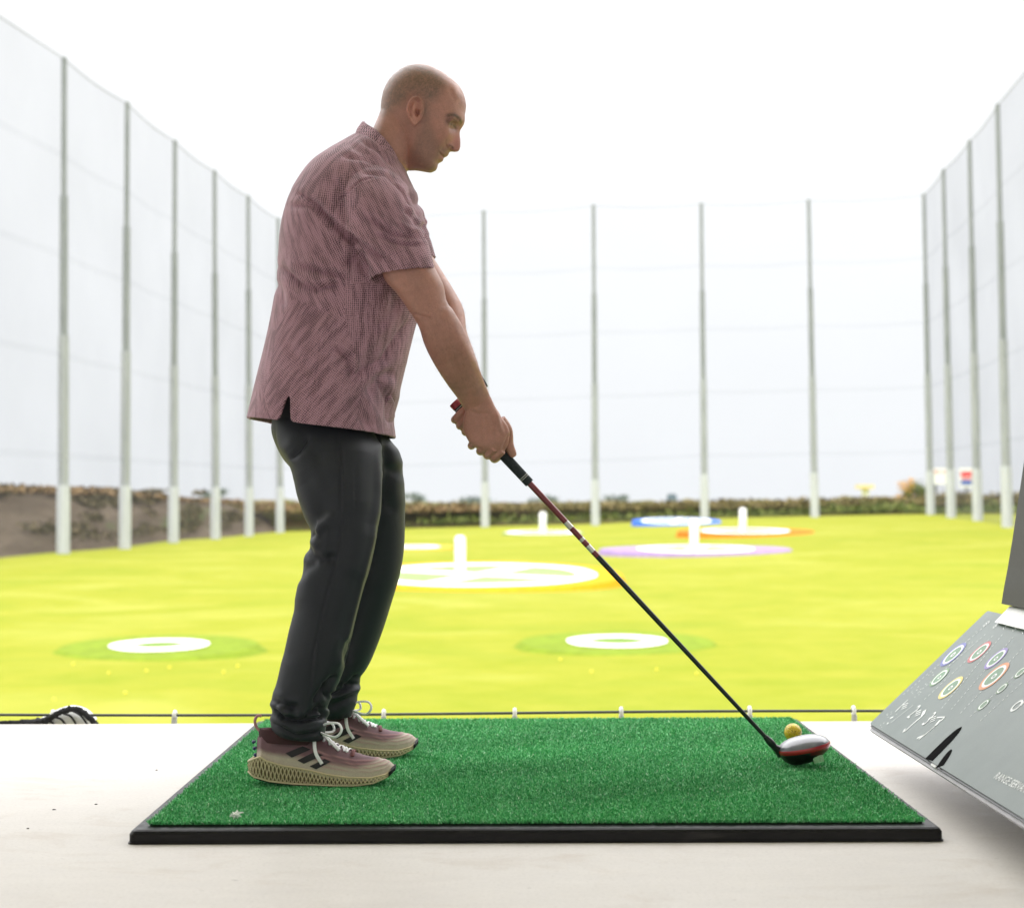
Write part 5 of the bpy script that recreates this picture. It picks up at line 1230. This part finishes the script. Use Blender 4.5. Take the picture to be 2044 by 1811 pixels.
def make_shoe(place, label):
    root_ = None
    xs_ = np.concatenate([np.linspace(.055, .15, 12), np.linspace(.16, .90, 70), np.linspace(.91, 1.0, 14)])
    ph = np.linspace(0, np.pi, 49)
    G = np.array([[upper_pt(x, p) for p in ph] for x in xs_])
    Zl = G[..., 2]; Xl = G[..., 0] / LEN
    jun = np.interp(Xl, *ST); hrel = Zl - jun
    # gathered ridge lines of the knit near the toe box
    lines = np.zeros_like(Zl)
    for k, (h0, sl) in enumerate(((.012, .10), (.020, .14), (.027, .20), (.034, .26))):
        lines += np.exp(-((hrel - (h0 + .012 * np.clip(.75 - Xl, 0, .6) * sl * 10)) / .0014) ** 2)
    cream = np.array([.56, .49, .40]); mauve = np.array([.20, .115, .135]); wine = np.array([.085, .022, .03]); pinkl = np.array([.48, .26, .27])
    edge = np.interp(Xl, [0, .1, .25, .45, .6, .75, .9, 1], [.018, .018, .026, .030, .028, .026, .040, .06])
    edge = edge - .006; f1 = np.clip((hrel - edge) / .010 + .5, 0, 1)[..., None]; f2 = np.clip((hrel - edge - .022) / .02, 0, 1)[..., None] * np.clip((.62 - Xl) / .15, 0, 1)[..., None]
    C = cream * (1 - f1) + mauve * f1; C = C * (1 - f2) + wine * f2
    ll = np.clip(lines, 0, 1)[..., None] * np.clip((Xl - .28) / .2, 0, 1)[..., None] * np.clip((hrel - .006) / .01, 0, 1)[..., None] * .75
    C = C * (1 - ll) + pinkl * ll
    nrm = np.stack([np.zeros_like(Zl), -np.cos(ph)[None, :] + 0 * Zl, np.sin(ph)[None, :] + 0 * Zl], -1)
    G = G + nrm * (lines * .0012)[..., None]
    a, b = Zl.shape; ix = np.arange(a * b).reshape(a, b)
    Fq = np.stack([ix[:-1, :-1], ix[1:, :-1], ix[1:, 1:], ix[:-1, 1:]], -1).reshape(-1, 4)
    up_o = under(mesh('shoe', place(G.reshape(-1, 3)), Fq, KNIT, cols=C.reshape(-1, 3)), man)
    up_o['label'] = label
    def outline(wk, zfun, off=0, n=90):
        x = .5 - .5 * np.cos(np.linspace(0, np.pi, n)); w = np.interp(x, *SW) * wk + off
        z = zfun(x); X_ = x * LEN * (1) + off * (2 * x - 1) 
        near_ = np.column_stack([X_, -w, z]); far_ = np.column_stack([X_, w, z])[::-1]
        return np.concatenate([near_, far_[1:-1]])
    zb_ = lambda x: np.interp(x, *SB); zt_ = lambda x: np.interp(x, *ST)
    mb = MB(); mb.m = 0
    mb.loft([place(outline(k, lambda x: zb_(x) * (1 - f) + zt_(x) * f)) for k, f in ((.93, .12), (.90, .4), (.88, .7), (.90, .97), (.55, 1.0))])
    mb.m = 1
    # printed lattice: three tiers of crossing struts with nodes
    L_ = [outline(k, (lambda f: lambda x: zb_(x) * (1 - f) + zt_(x) * f)(f), 0, 140) for k, f in ((.985, .10), (1.03, .40), (1.01, .70), (.96, .98))]
    per = len(L_[0]); 
    s_len = np.concatenate([[0], np.cumsum(np.linalg.norm(np.diff(L_[1], axis=0), axis=1))]); NC = 84
    def samp(row, s): s = s % s_len[-1]; return np.array([np.interp(s, s_len, L_[row][:, c]) for c in range(3)])
    step = s_len[-1] / NC
    for r_ in range(3):
        for k in range(NC):
            o0 = .5 * (r_ % 2)
            p = samp(r_, (k + o0) * step)
            for dk in (.5, -.5):
                q = samp(r_ + 1, (k + o0 + dk) * step)
                h = np.linalg.norm(p - q)
                if h < .0035: continue
                mb.tube(place(np.array([p, q])), .00135, 5, cap=False)
    for r_, rad in ((0, .0022), (3, .0026)):
        mb.tube(place(np.concatenate([L_[r_], L_[r_][:1]])), rad, 6, cap=False)
    for r_ in (1, 2):
        for k in range(NC):
            p = samp(r_, (k + .5 * (r_ % 2)) * step)
            if p[0] < .9 * LEN: 
                q = place(p[None])[0]; mb.tube([q - [.0022, 0, 0], q, q + [.0022, 0, 0]], [.0008, .0026, .0008], 6)
    so = mb.build('sole', mats=[CREAMD, CREAM]); under(so, up_o)
    mb = MB(); mb.loft([place(outline(k, lambda x: zb_(x) + d)) for k, d in ((.95, 0.0005), (1.0, .001), (1.0, .0035), (.9, .0045))])
    # toe bumper
    X_ = np.linspace(.962, 1.004, 8)
    mb.loft([place(np.array([[x * LEN + .002, s * (np.interp(x, *SW) * 1.05 + .0025), z] for s, z in ((-1, zb_(x) - .001), (-1, zt_(x) + .001), (-.6, zt_(x) + .006), (.6, zt_(x) + .006), (1, zt_(x) + .001), (1, zb_(x) - .001))])) for x in X_])
    oo = mb.build('outsole', BLACK); under(oo, up_o)
    # three dark bands on both sides of the upper
    for side in (0, 1):
        for k in range(3):
            cn = (((500, 918), (565, 962), (755, 882), (672, 850)), ((622, 988), (692, 1022), (888, 935), (792, 908)), ((750, 1046), (818, 1076), (968, 1000), (905, 972)))[k]
            cn = [((x_ - 110) / 1490, (1245 - y_) * .000212) for x_, y_ in cn]; V = []
            for j in range(12):
                f = j / 11
                for g_ in (0, 1):
                    (xa, za), (xb, zb2) = cn[g_], cn[3 - g_]
                    x = xa + (xb - xa) * f; zt_a = za + (zb2 - za) * f
                    pp = np.linspace(0, np.pi / 2, 160); Zs = upper_pt(x, pp)[:, 2]; p = np.interp(zt_a, Zs, pp)
                    P = upper_pt(x, p if side == 0 else np.pi - p); V.append(P + np.array([0, -.0022 if side == 0 else .0022, .0006]))
            Fq = [(2 * j, 2 * j + 1, 2 * j + 3, 2 * j + 2) for j in range(11)]
            o_ = mesh('side_stripe', place(np.array(V)), Fq, STRIPE); under(o_, up_o)
    # ankle collar, heel loop
    mb = MB(); t_ = np.linspace(0, 2 * np.pi, 40, endpoint=False)
    ring_ = lambda k, dz: np.column_stack([.085 + .062 * np.cos(t_) * k, .030 * np.sin(t_) * k, .108 + dz - .004 * np.cos(t_)])
    mb.loft([place(ring_(1.02, -.02)), place(ring_(1.05, .0)), place(ring_(1.0, .008)), place(ring_(.9, .006)), place(ring_(.85, -.01))])
    o_ = mb.build('ankle_collar', plain('collar_wine', (.05, .016, .02), .85)); under(o_, up_o)
    mb = MB(); mb.tube(place(catmull([(.024, 0, .112), (.014, 0, .124), (.012, 0, .138), (.018, 0, .147), (.026, 0, .146)], 16)), .0032, 8); o_ = mb.build('heel_loop', plain('loop_pink', (.50, .24, .26), .8)); under(o_, up_o)
    # laces: rungs and bow
    mb = MB()
    top = lambda x, p: upper_pt(x, p) + np.array([0, 0, .003])
    for k, x in enumerate((.50, .55, .60, .65, .69)):
        ph2 = np.linspace(R(66), R(114), 9); sl = .012 * (-1) ** k
        mb.tube(place(np.array([top(x + sl * (i / 8 - .5) * 2, p) for i, p in enumerate(ph2)])), .0030, 7, flat=.6)
        mb.tube(place(np.array([top(x - .02 - sl * (i / 8 - .5) * 2, p) for i, p in enumerate(ph2)])), .0028, 7, flat=.6)
    kx = .465; kn = upper_pt(kx, R(80)) + np.array([0, 0, .012])
    mb.tube(place(np.array([kn - [.006, 0, .006], kn, kn + [.007, 0, -.004]])), [.005, .0075, .005], 10)
    bow1 = [(0, 0, 0), (.022, -.018, .016), (.050, -.028, .018), (.058, -.034, .004), (.046, -.036, -.010), (.022, -.026, -.006), (0, -.004, 0)]
    bow2 = [(0, 0, 0), (.012, .018, .014), (.03, .032, .010), (.034, .034, -.006), (.018, .024, -.008), (0, .004, 0)]
    end1 = [(0, -.004, 0), (-.002, -.020, -.020), (.002, -.030, -.045), (.016, -.034, -.068)]
    end2 = [(0, 0, 0), (.018, -.008, -.010), (.034, -.014, -.024), (.052, -.020, -.040)]
    for cpt_, r_ in ((bow1, .0042), (bow2, .0040), (end1, .0040), (end2, .0062)):
        mb.tube(place(kn + catmull(cpt_, 30)), r_, 7, flat=.6)
    o_ = mb.build('laces', LACE); under(o_, up_o)
    mb = MB(); mb.tube(place(np.array([top(.72 - .0 * i, p) + [-.012 * abs(i - 6) / 6 * 0, 0, 0] for i, p in enumerate(np.linspace(R(58), R(122), 13))])), .0045, 8, flat=.5)
    o_ = mb.build('eyestay', plain('eyestay_wine', (.17, .055, .055), .8)); under(o_, up_o)
    mb = MB()
    for dz in (0, 1, 2):
        mb.tube(place(np.array([(.010 + .002 * (2 - dz), -.008, .062 + .014 * dz), (.008 + .002 * (2 - dz), 0, .063 + .014 * dz), (.010 + .002 * (2 - dz), .008, .062 + .014 * dz)])), .0035, 6)
    o_ = mb.build('heel_tab', plain('tab_blue', (.02, .035, .11), .6)); under(o_, up_o)
    return up_o
heel = at(497, 1530, 3.655); toe = at(786, 1540, 3.655)
LEN = (toe[0] - heel[0])
def place_near(P):
    P = np.asarray(P, float); a = R(0); return np.column_stack([heel[0] + P[:, 0] * math.cos(a) - P[:, 1] * math.sin(a), 3.660 + P[:, 1] * math.cos(a) + P[:, 0] * math.sin(a), MZ - .001 + P[:, 2]])
toe2 = at(831, 1480, 4.06)
def place_far(P):
    P = np.asarray(P, float); a = R(7); x = P[:, 0] - LEN; y = P[:, 1]
    return np.column_stack([toe2[0] + x * math.cos(a) - y * math.sin(a), 4.065 + y * math.cos(a) + x * math.sin(a), MZ - .001 + P[:, 2]])
make_shoe(place_near, 'nearer running shoe, cream lattice sole fully in view')
make_shoe(place_far, 'farther running shoe, heel hidden behind the nearer one')
